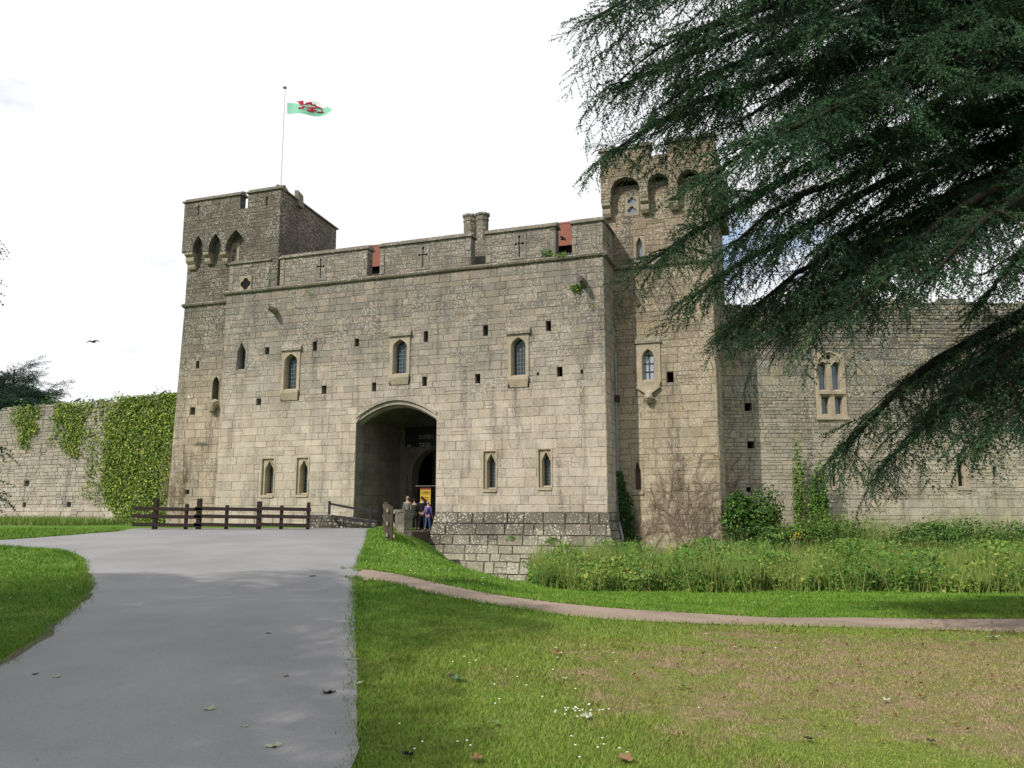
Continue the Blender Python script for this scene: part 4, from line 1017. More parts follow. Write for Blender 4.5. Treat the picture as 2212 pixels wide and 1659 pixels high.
for c_, w in (((712, 1088), (764, 1098), (815, 1104)), .09), (((715, 1114), (795, 1127), (811, 1128)), .09):
    for u, v in zip(c_, c_[1:]): mb = MB(); mb.bar(P(*u), P(*v), .05, w); mb.build('rail', M['iron'], rl)
for px, t in ((717, 1116), (742, 1120), (785, 1127)): mb = MB(); mb.bar(P(px, t), P(px, 1148), .045); mb.build('baluster', M['iron'], rl)
for u, v in (((717, 1119), (789, 1129)), ((789, 1129), (808, 1146)), ((718, 1139), (775, 1146))): mb = MB(); mb.bar(P(*u), P(*v), .03); mb.build('handrail', M['iron'], rl)

# ------------------------------------------------------------------ OPEN sign and banner in the gateway
def text(body, size, loc, rot, mat, parent, name='lettering', ext=.002, align='CENTER', sx=1.0):
    cu = bpy.data.curves.new(name, 'FONT'); cu.body = body; cu.size = size; cu.align_x = align; cu.extrude = ext; cu.resolution_u = 2
    t = bpy.data.objects.new(name, cu); COL.objects.link(t)
    dg = bpy.context.evaluated_depsgraph_get(); me = bpy.data.meshes.new_from_object(t.evaluated_get(dg)); bpy.data.objects.remove(t)
    o = bpy.data.objects.new(name, me); COL.objects.link(o); me.materials.clear(); me.materials.append(mat)
    o.parent = parent; o.location = loc; o.rotation_euler = rot; o.scale = (sx, 1, 1); return o
M['yellow'] = plain('yellow_sign', (.42, .27, .02), .7, .3, .08); M['red'] = plain('dark_red', (.12, .012, .015), .7); M['ink'] = plain('black_ink', (.01, .01, .012), .8)
M['banner'] = plain('black_banner', (.012, .012, .014), .6); M['dimwhite'] = plain('grey_print', (.28, .28, .29), .8); M['rust'] = plain('brown_print', (.18, .07, .03), .8)
so = 1.2
xa, za = GF.px(908, 1057, so); xb, zb_ = GF.px(930, 1091, so)
sg = thing('open_sign', 'yellow OPEN banner with swallowtail hem hanging in the dark gateway', 'sign', GF)
sx0 = (xa + xb) / 2; hw = (xb - xa) / 2
mb = MB(); mb.plate([(xa, zb_ + .0), (sx0, zb_ + .30), (xb, zb_), (xb, za), (xa, za)], [], FR, -so, -so - .012); mb.build('sign_cloth', M['yellow'], sg)
mb = MB(); mb.box(xa - .02, xb + .02, so - .02, so + .02, za, za + .07); mb.build('header', M['red'], sg)
mb = MB(); mb.bar((xa - .25, so, za + .16), (xb + .3, so, za + .16), .02); mb.build('hanging_rod', M['pipe'], sg)
rx = (math.pi / 2, 0, 0)
text('OPEN', .215, (sx0, so - .008, za - .24), rx, M['ink'], sg, sx=.82)
for k, wd in enumerate((.34, .40, .30)):
    mb = MB(); mb.box(sx0 - wd / 2, sx0 + wd / 2, so - .009, so - .004, za - .40 - k * .08, za - .375 - k * .08); mb.build('small_print', M['rust'], sg)
bx0, bz0 = GF.px((980 + 600 / 18.4) / 1.1573, (1060 + 1050 / 18.4) / 1.1573, D0 - .25); bz1 = GF.px(900, (1060 + 440 / 18.4) / 1.1573, D0 - .25)[1]
bn = thing('event_banner', 'long black banner with grey lettering hung across the inner arch of the gateway', 'banner', GF)
mb = MB(); mb.box(bx0, XM + HA - .05, D0 - .26, D0 - .24, bz0, bz1 + .35); mb.build('banner_cloth', M['banner'], bn)
bp = lambda zx, zy: GF.px((980 + zx / 18.4) / 1.1573, (1060 + zy / 18.4) / 1.1573, D0 - .25)
x, z = bp(1250, 690); text('ROMEO  JU', .30, (x, D0 - .265, z), rx, M['dimwhite'], bn, align='LEFT', sx=.8)
for zy, ws in ((905, (1, .25, .7, .3, .55, .9)), (1000, (.3, .3, 1.0, .2, 1.1, .25, .5))):
    zx = 1250 if zy < 950 else 1290
    for q in ws:
        (x, z), (x2, z2) = bp(zx, zy + 32), bp(zx + q * 95, zy - 32); zx += q * 95 + 28
        mb = MB(); mb.box(x, x2, D0 - .266, D0 - .262, z, z2); mb.build('small_print', M['dimwhite'], bn)
x, z = bp(700, 1050); x2, z2 = bp(870, 960); mb = MB(); mb.box(x, x2, D0 - .27, D0 - .262, z, z2); mb.build('printed_logo', M['dimwhite'], bn)
mb = MB(); mb.box(x + .03, x2 - .03, D0 - .274, D0 - .271, (z + z2) / 2 - .01, (z + z2) / 2 + .01); mb.build('logo_bar', M['ink'], bn)

# ------------------------------------------------------------------ flag
fl = thing('flagpole', 'tall thin white flagpole standing on the corner turret', 'flagpole', GF)
x0, z0 = GF.px(606, 397, 1.2); x1, z1 = GF.px(621, 190, 1.2)
fb = GF.w(x0, 1.2, 0); fl.location = fb; 
mb = MB(); mb.tube([(0, 0, 17.2), (0, 0, z1)], [.055, .035], 8); mb.build('pole', M['pole'], fl)
mb = MB(); mb.tube([(0, 0, z1), (0, 0, z1 + .05), (0, 0, z1 + .13)], [.09, .12, .05], 8); mb.build('finial', M['pipe'], fl)
M['fwhite'] = plain('white_flag_cloth', (.72, .72, .78), .8, .1, .05); M['fgreen'] = plain('green_flag_cloth', (.20, .44, .34), .8, .1, .08); M['fred'] = plain('red_flag_cloth', (.34, .02, .055), .8, .1, .1)
fg = thing('flag', 'white over green flag with red dragon flying from the turret flagpole', 'flag', loc=fb, rz=GA)
IMG = lambda zx, zy: GF.px((710 + zx / 15.8) / 1.1573, (230 + zy / 15.8) / 1.1573, 1.2)
ctr = lambda xs, ys: (lambda u: float(np.interp(u, xs, ys)))
top_ = ctr([140, 500, 1000, 1300, 1600, 1800, 1960], [105, 225, 320, 370, 480, 590, 735]); bot_ = ctr([105, 700, 1100, 1350, 1600, 1960], [852, 890, 932, 920, 865, 738]); mid_ = ctr([130, 400, 600, 1150, 1350, 1480, 1590, 1625, 1960], [418, 415, 470, 560, 552, 575, 565, 490, 736])
def wave(zx, zy): return .16 * math.sin(zx / 230.0 + zy / 500.0) * min(1, (zx - 100) / 400.0)
def FL(zx, zy, d=0.0):
    x, z = IMG(zx, zy); return (x - x0, wave(zx, zy) - d, z)
mb = MB(); NU, NV = 30, 6
for part, (fa, fb_) in enumerate(((top_, mid_), (mid_, bot_))):
    b0 = len(mb.v)
    for i in range(NU + 1):
        u = 120 + 1838 * i / NU
        for j in range(NV + 1): t = j / NV; mb.v.append(FL(u, min(fa(u), fb_(u)) * (1 - t) + fb_(u) * t))
    for i in range(NU):
        for j in range(NV): q = b0 + i * (NV + 1) + j; mb.f.append((q, q + 1, q + NV + 2, q + NV + 1)); mb.m.append(part)
mb.build('flag_cloth', [M['fwhite'], M['fgreen']], fg, True)
DR = [(485, 350), (560, 375), (690, 385), (795, 395), (820, 375), (832, 402), (858, 415), (826, 428), (835, 485), (890, 552), (905, 520), (960, 465), (1030, 452), (1130, 425), (1142, 492), (1200, 518), (1210, 440), (1238, 502), (1290, 548), (1400, 572), (1440, 600), (1466, 700), (1482, 735),
      (1545, 758), (1480, 776), (1300, 792), (1215, 758), (1330, 745), (1425, 732), (1418, 670), (1378, 612), (1240, 612), (1182, 642), (1182, 690), (1282, 708), (1212, 742), (1112, 752), (1192, 792), (1130, 792), (1000, 797), (942, 755), (932, 718), (990, 708), (1060, 733), (1092, 700), (980, 652), (880, 638), (842, 652),
      (842, 700), (892, 742), (832, 722), (780, 712), (652, 726), (618, 680), (640, 632), (700, 664), (790, 658), (800, 602), (738, 562), (702, 562), (650, 500), (590, 425), (540, 420)]
for sgn in (1, -1):
    mb = MB(); mb.v = [FL(x, y, .025 * sgn) for x, y in DR]
    for t in tessellate_polygon([[Vector((x, y, 0)) for x, y in DR]]): mb.f.append(tuple(t)); mb.m.append(0)
    if sgn == 1: mb.build('dragon_emblem', M['fred'], fg)
# birds
def bird(name, label, p, sc, rz, wings):
    o = thing(name, label, 'bird', loc=p, rz=rz); mb = MB()
    mb.tube([(-.22, 0, 0), (-.1, 0, .0), (.05, 0, .01), (.15, 0, .03), (.2, 0, .04), (.25, 0, .035)], [.02, .05, .06, .04, .035, .006], 8)
    mb.add([(-.2, -.015, 0), (-.2, .015, 0), (-.36, .06, -.01), (-.36, -.06, -.01)], [(0, 1, 2, 3)])
    mb.v = [tuple(c * sc for c in v) for v in mb.v]; mb.build('body', M['bird'], o, True)
    for s in (-1, 1):
        w = MB(); ws = [(.06, .04, .02), (.1, .22, .02 + .1 * wings), (.04, .45, .02 + .02 * wings), (-.02, .62, -.02), (-.1, .4, .0), (-.12, .2, .03 + .06 * wings), (-.1, .04, .0)]
        v = [(a * sc, b * s * sc, c * sc) for a, b, c in ws]; v += [(a, b, c + .012) for a, b, c in v]; n = 7
        w.add(v, [tuple(range(n)), tuple(range(2 * n - 1, n - 1, -1))] + [(i, (i + 1) % n, n + (i + 1) % n, n + i) for i in range(n)]); w.build('wing', M['bird'], o)
    return o
bird('flying_bird', 'dark bird in flight in the pale sky beyond the turret', at_y(201, 739, 40), .75, rad(70), 1.0)
bird('flying_bird', 'dark bird with wings raised in the crenel before the red roof', GF.w(GF.px(1213, 515, .1)[0], .3, GF.px(1213, 515, .1)[1]), .55, rad(150), 3.0)
for px in (167, 350):
    x, z = EF.px(px, 868 if px > 300 else 880, .3); p = EF.w(x, .3, etop + .18)
    o = thing('perched_bird', 'small dark bird perched on the ivy covered wall top' + (', near the turret' if px > 300 else ', beyond the bare stretch'), 'bird', loc=p, rz=rad(40))
    mb = MB(); mb.tube([(-.22, 0, .02), (-.1, 0, .1), (0, 0, .15), (.08, 0, .24), (.13, 0, .27), (.18, 0, .26)], [.015, .05, .07, .045, .035, .006], 8); mb.build('body', M['bird'], o, True)
    mb = MB(); mb.bar((0, .02, .1), (0, .02, .0), .012); mb.bar((0, -.02, .1), (0, -.02, .0), .012); mb.build('legs', M['bird'], o)

# ------------------------------------------------------------------ visitors in the gateway
def skin_mesh(name, pts, edges, mat, parent, sub=1, root=0):
    me = bpy.data.meshes.new(name); me.from_pydata([p[:3] for p in pts], edges, []); o = bpy.data.objects.new(name, me); COL.objects.link(o)
    m = o.modifiers.new('skin', 'SKIN'); m.use_smooth_shade = True
    for v, p in zip(me.skin_vertices[0].data, pts): v.radius = (p[3], p[4] if len(p) > 4 else p[3]); v.use_root = False
    me.skin_vertices[0].data[root].use_root = True
    sb = o.modifiers.new('sub', 'SUBSURF'); sb.levels = sub; sb.render_levels = sub
    dg = bpy.context.evaluated_depsgraph_get(); dg.update(); m2 = bpy.data.meshes.new_from_object(o.evaluated_get(dg))
    o.modifiers.clear(); o.data = m2; m2.name = name; m2.materials.clear(); m2.materials.append(mat); o.parent = parent; return o
def person(label, loc, rz, h, skin, hair, coat, legs, step=.12, hood=False, bag=None, long_=False):
    P_ = thing('person', label, 'person', loc=loc, rz=rz); k = h / 1.75
    pts = [(0, 0, .95, .14, .10), (0, 0, 1.12, .13, .095), (0, .0, 1.30, .155, .10), (0, 0, 1.44, .12, .085), (0, 0, 1.53, .05), (0, .01, 1.60, .062, .075), (0, .01, 1.69, .072, .09), (0, .0, 1.76, .04)]
    E = [(0, 1), (1, 2), (2, 3), (3, 4), (4, 5), (5, 6), (6, 7)]
    pts += [(0, .095, 1.645, .012)]; E += [(6, len(pts) - 1)]                           # nose
    for s in (-1, 1):
        i = len(pts); pts += [(s * .19, 0, 1.42, .055), (s * .25, .0, 1.15, .042), (s * .24, .10, .93, .03), (s * .23, .14, .86, .034, .02)]
        E += [(3, i), (i, i + 1), (i + 1, i + 2), (i + 2, i + 3)]
        for q, (dx, ln) in enumerate(((-.03, .075), (-.01, .085), (.01, .08), (.03, .065))):
            j = len(pts); pts += [(s * .23 + dx * .6, .16, .82, .009), (s * .23 + dx, .165, .82 - ln * .6, .008), (s * .23 + dx, .155, .82 - ln, .006)]; E += [(i + 3, j), (j, j + 1), (j + 1, j + 2)]
        j = len(pts); pts += [(s * .20, .17, .85, .01), (s * .185, .19, .82, .008)]; E += [(i + 3, j), (j, j + 1)]
        i = len(pts); st = s * step; pts += [(s * .10, 0, .86, .09), (s * .10, st * .6 + .02, .48, .06), (s * .10, st - .03, .10, .042), (s * .11, st + .12, .03, .035, .03)]
        E += [(0, i), (i, i + 1), (i + 1, i + 2), (i + 2, i + 3)]
    sc = lambda ps: [tuple(c * k for c in p) for p in ps]
    skin_mesh('body', sc(pts), E, skin, P_)
    zl = .62 if long_ else .84
    ct = [(0, 0, zl, .19, .14), (0, 0, 1.12, .165, .125), (0, 0, 1.30, .185, .125), (0, 0, 1.44, .15, .105), (0, 0, 1.50, .075, .07)]; CE = [(0, 1), (1, 2), (2, 3), (3, 4)]
    for s in (-1, 1):
        i = len(ct); ct += [(s * .20, 0, 1.41, .075), (s * .255, .0, 1.15, .06), (s * .245, .09, .96, .05)]; CE += [(3, i), (i, i + 1), (i + 1, i + 2)]
    skin_mesh('coat', sc(ct), CE, coat, P_)
    for s in (-1, 1):
        st = s * step; skin_mesh('trouser_leg', sc([(s * .09, 0, .93, .11, .12), (s * .10, st * .6 + .02, .48, .078), (s * .10, st - .03, .13, .06)]), [(0, 1), (1, 2)], legs, P_)
        skin_mesh('shoe', sc([(s * .10, st - .06, .05, .05), (s * .11, st + .16, .035, .042, .035)]), [(0, 1)], M['ink'], P_)
    skin_mesh('hair', sc([(0, -.02, 1.78, .06), (0, -.025, 1.70, .088, .088), (0, -.05, 1.61, .068, .05)]), [(0, 1), (1, 2)], hair, P_)
    if bag: skin_mesh('rucksack', sc([(0, -.17, 1.05, .13, .08), (0, -.18, 1.38, .12, .07)]), [(0, 1)], bag, P_)
    return P_
M['skin'] = plain('skin', (.34, .21, .15), .6, .3, .05); M['greyhair'] = plain('grey_hair', (.30, .28, .26), .8); M['dkhair'] = plain('dark_hair', (.02, .015, .012), .8)
M['coatgrey'] = plain('olive_grey_coat', (.13, .12, .10), .9); M['coatdk'] = plain('dark_coat', (.03, .03, .028), .9); M['black'] = plain('black_cloth', (.008, .008, .009), .9)
M['purple'] = plain('purple_top', (.10, .065, .28), .9); M['jeans'] = plain('blue_denim', (.035, .06, .13), .9)
def stand(px, off, feet=None): x = GF.px(px, 1147, off)[0]; return GF.w(x, off, DZ)
person('person in an olive grey coat standing by the left of the gateway passage'.replace('left of the ', ''), stand(879, .7), rad(150), 1.60, M['skin'], M['greyhair'], M['coatgrey'], M['coatdk'], .05, long_=True)
person('person in a long dark coat behind the grey-coated visitor', stand(894, 1.5), rad(-10), 1.50, M['skin'], M['dkhair'], M['coatdk'], M['coatdk'], .08, long_=True)
person('person dressed in black walking in below the OPEN sign', stand(911, 1.1), rad(-25), 1.60, M['skin'], M['dkhair'], M['black'], M['black'], .14)
person('person in purple top and blue jeans beside the gateway jamb', stand(924, .7), rad(-30), 1.36, M['skin'], M['greyhair'], M['purple'], M['jeans'], .10, bag=M['coatgrey'])
# ------------------------------------------------------------------ foliage
def leaf_mat(name, a, b, c=None, rough=.6, trans=.0, spec=.25):
    m = NT(name, rough, spec); t = m.attr('tone')
    col = m.mix(m.ramp(t, .1, .9), a, b)
    if c: col = m.mix(m.ramp(t, .86, .97), col, c)
    col = m.scale(col, m.math('ADD', m.math('MULTIPLY', m.noise(1.2, 4, .6), .7), .65))
    m.color(col)
    if trans:
        tr = m.n('ShaderNodeBsdfTranslucent'); m.link(col, tr.inputs['Color']); mx = m.n('ShaderNodeMixShader'); mx.inputs[0].default_value = trans
        m.link(m.b.outputs[0], mx.inputs[1]); m.link(tr.outputs[0], mx.inputs[2]); m.link(mx.outputs[0], m.t.nodes['Material Output'].inputs['Surface'])
    return m.m
M['cedar'] = leaf_mat('cedar_needles', (.019, .048, .027), (.054, .105, .048), (.12, .165, .055), .75, .12, .15)
M['cedar_far'] = leaf_mat('distant_needles', (.012, .034, .024), (.03, .065, .04), None, .8)
M['bark'] = plain('cedar_bark', (.022, .021, .014), .95, .1, .5, 5, .02)
M['ivy'] = leaf_mat('ivy_leaf', (.055, .12, .016), (.22, .285, .035), (.36, .38, .055), .5, .15)
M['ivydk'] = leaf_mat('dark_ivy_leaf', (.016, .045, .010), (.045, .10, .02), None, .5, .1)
M['shrub'] = leaf_mat('shrub_leaf', (.030, .088, .015), (.105, .195, .034), (.21, .27, .05), .55, .2)
M['weed'] = leaf_mat('weed_leaf', (.045, .13, .018), (.16, .255, .04), (.34, .36, .085), .6, .2)
M['tallgrass'] = leaf_mat('tall_grass', (.12, .20, .035), (.29, .34, .095), (.43, .39, .18), .7, .15)
M['twig'] = plain('dry_stems', (.19, .145, .105), .95, .1, .4, 8)

def rot_mats(dirs, ups):
    x = dirs / np.linalg.norm(dirs, axis=1, keepdims=True)
    z = ups - x * (ups * x).sum(1, keepdims=True); z /= np.maximum(np.linalg.norm(z, axis=1, keepdims=True), 1e-6)
    return np.stack([x, np.cross(z, x), z], 2)
def bake(templates, pos, dirs, ups, scl, tones, pick):
    """place each (V,F,tone) template at many places; returns merged triangles"""
    Vs, Fs, Ts, base = [], [], [], 0
    pos, dirs, ups, scl, tones = map(np.asarray, (pos, dirs, ups, scl, tones)); R = rot_mats(dirs.astype(float), ups.astype(float))
    for k, (tv, tf, tt_) in enumerate(templates):
        ix = np.nonzero(pick == k)[0]
        if not len(ix): continue
        V = np.einsum('nij,kj->nki', R[ix], tv) * scl[ix][:, None, None] + pos[ix][:, None, :]
        n, m = len(ix), len(tv)
        Fs.append((tf[None] + (base + np.arange(n) * m)[:, None, None]).reshape(-1, tf.shape[1])); Vs.append(V.reshape(-1, 3))
        Ts.append(np.clip(tones[ix][:, None] + tt_[None] - .5, 0, 1).ravel()); base += n * m
    return np.concatenate(Vs), np.concatenate(Fs), np.concatenate(Ts)

def spray_template(r, L_=.8, ns=9, step=.028, hang=.35, nl=.042, nw=.0112, per=2):
    """a cedar branchlet: drooping axis with hanging side strands, each a bottle-brush of short needles"""
    V, F, T = [], [], []
    def tri(p, d, w, t):
        i = len(V); s = np.cross(d, r.normal(size=3)); s /= np.linalg.norm(s) + 1e-9
        V.extend([p - s * w, p + s * w, p + d]); F.append((i, i + 1, i + 2)); T.extend([t, t, min(1, t + .1)])
    def strand(p0, d, ln, drop, t0):
        n = max(3, int(ln / step)); prev = p0
        for j in range(n):
            v = (j + .5) / n; q = p0 + d * ln * v + np.array([0, 0, -drop * ln * v * v])
            dd = d + np.array([0, 0, -2 * drop * v]); dd /= np.linalg.norm(dd)
            for _ in range(per):
                nd = dd * .45 + r.normal(size=3) * .75 + np.array([0, 0, .22]); nd /= np.linalg.norm(nd)
                tri(q, nd * nl * r.uniform(.75, 1.35) * (1.1 - .5 * v), nw, t0 + .25 * v + r.uniform(-.08, .08))
        i = len(V); e = p0 + d * ln + np.array([0, 0, -drop * ln]); w = np.array([.003, .003, 0]); V.extend([p0 - w, p0 + w, e]); F.append((i, i + 1, i + 2)); T.extend([.05, .05, .1])
    d0 = np.array([1.0, 0, 0]); strand(np.zeros(3), d0, L_, hang, .36)
    for k in range(ns):
        u = (k + .5) / ns * .9; p = np.array([L_ * u, 0, -hang * L_ * u * u]); sd = 1 if k % 2 else -1
        d = np.array([.8, sd * r.uniform(.35, .85), r.uniform(-.45, .05)]); d /= np.linalg.norm(d)
        strand(p, d, L_ * (.42 * (1 - u) + .16) * r.uniform(.7, 1.25), hang * r.uniform(.6, 1.8), .34)
    return np.array(V), np.array(F), np.array(T)
tr_ = np.random.default_rng(3)
SPRAY = [spray_template(tr_, .85, 8, .031, h) for h in (.05, .12, .2, .32, .45, .16)]
SPRAY_C = [spray_template(tr_, .8, 7, .09, h, .09, .022, 1) for h in (.1, .25, .4, .2)]

def bez(p0, p1, p2, p3, t):
    return p0 * (1 - t) ** 3 + p1 * 3 * t * (1 - t) ** 2 + p2 * 3 * t * t * (1 - t) + p3 * t ** 3
def cedar(name, label, base, hgt, r0, limbs, seed, temps, dens=1.0, sec_len=2.2, sec_step=.36, tone=.5, mat=None, droop=.6, start=.1, group=None, spray_scale=1.0, wood=True, step=.17, fine=0, gap=0):
    fo = 6 if len(temps) > 6 else 0; r = np.random.default_rng(seed); base = np.array(base, float)
    t = thing(name, label, 'tree', loc=tuple(base), group=group)
    mb = MB(); mb.tube([(0, 0, -.6), (0, 0, .1), (.05, 0, hgt * .35), (0, .1, hgt * .7), (0, 0, hgt)], [r0 * 1.5, r0 * 1.12, r0 * .85, r0 * .5, .05], 14); mb.build('trunk', M['bark'], t, True)
    P_, D_, U_, S_, T_, K_ = [], [], [], [], [], []
    for li, (z0, tip, sag, opts) in enumerate(limbs):
        tip = np.array(tip, float); p0 = base + np.array([0, 0, z0]); d = tip - p0; Ln = np.linalg.norm(d); h = np.array([d[0], d[1], 0]); h /= np.linalg.norm(h)
        p1 = p0 + d * .33 + np.array([0, 0, sag * .6]) ; p2 = p0 + d * .72 + np.array([0, 0, sag])
        lat = np.array([-h[1], h[0], 0])
        bend = opts.get('bend', r.uniform(-.06, .06)) * Ln; p1 = p1 + lat * bend; p2 = p2 + lat * bend
        lr = opts.get('r', .13) * .8
        mb = MB(); N = 12; pts = [bez(p0, p1, p2, tip, i / N) + (np.array([0, 0, 1]) * math.sin(i * 1.3 + li) + lat * math.cos(i * 1.7 + li * 2)) * .07 * (0 < i < N) for i in range(N + 1)]
        mb.tube([tuple(p - base) for p in pts], [lr * (1 - i / N) ** .8 + .012 for i in range(N + 1)], 9); lo = mb.build('limb', M['bark'], t, True)
        for u in np.arange(.25, 1.0, .12 / Ln * (1 if not opts.get('coarse') else 3)):
            p = bez(p0, p1, p2, tip, u); q = bez(p0, p1, p2, tip, min(1, u + .03)) - p; a = r.uniform(-1.3, 1.3)
            if np.linalg.norm(q) < 1e-6: continue
            q /= np.linalg.norm(q); P_.append(p); D_.append(q * math.cos(a) + lat * math.sin(a) + np.array([0, 0, r.uniform(-.45, .5)])); U_.append(np.array([r.normal() * .3, r.normal() * .3, 1.0])); S_.append(opts.get('ss', 1) * spray_scale * r.uniform(.6, 1.0)); T_.append(tone + r.normal() * .13)
            K_.append((r.integers(6) if opts.get('fine', fine) and not opts.get('coarse') else fo + r.integers(len(temps) - fo)))
        tw_ = MB(); ls = opts.get('len', sec_len)
        s = start * Ln; side = 1
        while s < Ln * 1.0:
            u = s / Ln; p = bez(p0, p1, p2, tip, u); q = bez(p0, p1, p2, tip, min(1, u + .03)); dd = q - p
            if np.linalg.norm(dd) < 1e-6: dd = tip - p2
            dd /= np.linalg.norm(dd); lt = np.cross(dd, [0, 0, 1.0]); lt /= np.linalg.norm(lt)
            side = -side; a = r.uniform(.55, 1.05)
            ln = ls * (min(1, (1.06 - u) * 2.2) * .8 + .2) * r.uniform(.55, 1.15) * (.6 + .4 * min(1, u * 3))
            sd = dd * math.cos(a) + lt * side * math.sin(a) + np.array([0, 0, r.uniform(-.12, .16)]); sd /= np.linalg.norm(sd)
            m = max(2, int(ln / step)); dr_ = droop * r.uniform(.5, 1.3) * opts.get('droop', 1.0); prev = p
            for j in range(m + 1):
                v = j / m; pos = p + sd * ln * v + np.array([0, 0, -dr_ * .35 * ln * v * v])
                td = sd + np.array([0, 0, -dr_ * .7 * v]); td /= np.linalg.norm(td); l2 = np.cross(td, [0, 0, 1.0]); l2 /= np.linalg.norm(l2)
                if wood and j: tw_.tube([tuple(prev - base), tuple(pos - base)], [.016 * (1.1 - v) + .004] * 2, 4, caps=False)
                prev = pos
                for s2 in ((-1, 1) if j < m else (0,)):
                    if r.random() > dens: continue
                    gp_ = math.sin(pos[0] * 2.2 + 1.3 * math.sin(pos[2] * 2.0)) * math.sin(pos[1] * 1.9 + pos[0]) + .8 * math.sin(pos[2] * 3.1 + pos[0] * 1.2)
                    if gap and gp_ < gap and r.random() < .85: continue
                    b = r.uniform(.5, 1.1); fd = td * math.cos(b) + l2 * s2 * math.sin(b) + np.array([0, 0, -r.uniform(.0, .75) * dr_ * 1.2])
                    P_.append(pos); D_.append(fd); U_.append(np.array([r.normal() * .25, r.normal() * .25, 1.0]))
                    S_.append(opts.get('ss', 1) * spray_scale * r.uniform(.6, 1.15) * (.75 if j == m else 1)); T_.append(tone + r.normal() * .13 + opts.get('tone', 0)); K_.append((r.integers(6) if opts.get('fine', fine) and not opts.get('coarse') else fo + r.integers(len(temps) - fo)))
            s += sec_step * r.uniform(.6, 1.4)
        if wood and tw_.v: tag(tw_.build('twigs', M['bark'], lo), kind='stuff')
    V, F, T = bake(temps, P_, D_, U_, S_, T_, np.array(K_))
    o = np_mesh('crown', V - base, F, mat or M['cedar'], t, {'tone': T})
    print(name, 'sprays', len(P_), 'tris', len(F)); return t

def yp(px, py, Y): return tuple(at_y(px, py, Y))
TB = (10.8, 12.2, float(height(10.8, 12.2)))
LM = [  # root height, tip, sag, options
    (11.6, yp(1275, 45, 9.8), .7, {'r': .17}), (12.6, yp(1390, -110, 10.5), .6, {}), (13, yp(1560, -190, 8.5), .5, {}), (12.4, yp(1480, -50, 12.5), .6, {}),
    (11.2, yp(1320, 195, 11.2), .8, {'r': .17}), (11.4, yp(1410, 110, 9.2), .7, {}), (10.6, yp(1420, 235, 10.0), .8, {}),
    (10.4, yp(1318, 330, 11.8), .9, {'r': .18}), (9.6, yp(1505, 400, 9.8), .9, {'droop': 1.3}), (9.9, yp(1560, 280, 13.5), .8, {}), (9.2, yp(1660, 300, 8.2), .7, {}),
    (10.9, yp(1720, 70, 8.8), .6, {}), (11.3, yp(1780, 170, 11), .6, {}), (10.3, yp(1800, 250, 12.8), .6, {}), (11.9, yp(1760, -20, 13), .6, {}), (9.7, yp(1900, 330, 9.6), .6, {}), (10.6, yp(1950, 120, 9), .5, {}),
    (8.7, yp(1395, 572, 12.6), 1.0, {'r': .2, 'tone': .1}), (8.2, yp(1465, 672, 11.6), 1.0, {'droop': 1.4}), (8.4, yp(1580, 530, 10.2), .9, {}), (7.7, yp(1560, 725, 12.8), .9, {'droop': 1.4}), (7.6, yp(1690, 720, 11.0), .9, {'droop': 1.5}), (7.9, yp(1800, 690, 9.2), .8, {'droop': 1.4, 'len': 1.8}),
    (8.3, yp(1760, 560, 13.4), .8, {}), (7.8, yp(1640, 720, 10.6), .9, {'droop': 1.5, 'len': 1.9}), (8.0, yp(2010, 600, 8.6), .6, {'droop': 1.5, 'len': 1.8}), (7.4, yp(2120, 660, 10.5), .5, {'droop': 1.6, 'len': 1.2}),
    (5.6, yp(1825, 968, 11.8), 1.0, {'r': .18, 'tone': .1, 'droop': 1.1}), (5.2, yp(1930, 985, 12.8), .8, {'droop': 1.5}), (5.4, yp(2000, 920, 10.4), .7, {'droop': 1.3}), (5.0, yp(2130, 950, 9.6), .5, {'droop': 1.5, 'len': 1.8}), (5.7, yp(2060, 850, 13.2), .6, {'len': 1.8}),
    (10, (14, 4, 9), .5, {'coarse': 1}), (8, (18, 11, 7.5), .5, {'coarse': 1}), (12, (14, 20, 12), .5, {'coarse': 1}), (7, (15, 19, 6), .5, {'coarse': 1}), (14, (10, 6, 14.5), .4, {'coarse': 1}), (14.5, (6, 14, 15), .4, {'coarse': 1}), (15, (14, 14, 16), .4, {'coarse': 1}),
]
cedar('cedar_tree', 'big dark cedar whose drooping branches fill the upper right over the tall tower', TB, 17, .62, LM, 5, SPRAY + SPRAY_C, dens=.85, sec_len=2.3, sec_step=.42, step=.21, droop=.58, fine=1, gap=-.14)

TL = (-13.2, 4.4, 0)
LL = [(6.2, yp(-75, 462, 8.6), .7, {'len': .5, 'fine': 1, 'ss': .75}), (4.6, yp(-70, 592, 8.2), .6, {'len': .5, 'fine': 1, 'ss': .75}), (3.9, yp(-110, 690, 8.6), .4, {'len': .45, 'fine': 1, 'ss': .7}), (3.0, yp(-95, 915, 8.2), .5, {'len': .45, 'fine': 1, 'ss': .7}), (2.6, yp(-80, 1035, 7.8), .3, {'len': .45, 'fine': 1, 'ss': .7})]
for i in range(40):
    a = i * 2.4; z = 4.5 + i * .19; ln = 6.9 - i * .06; e = (TL[0] + math.cos(a) * ln, TL[1] + math.sin(a) * ln, z - .6)
    px, py = to_px(e) if e[1] > 1.5 else (-500, 0)
    if e[1] > 1.0 and px > -200: ln *= .5; e = (TL[0] + math.cos(a) * ln, TL[1] + math.sin(a) * ln, z - .3)
    if e[1] > 1.0 and to_px(e)[0] > -200: continue
    LL.append((z, e, .5, {}))
r9 = random.Random(4)
for i in range(16): LL.append((r9.uniform(5.5, 9.5), (r9.uniform(-11.5, -5.2), r9.uniform(-7.5, -.5), r9.uniform(5, 9)), .5, {}))  # unseen limbs added behind the camera to shade the near road
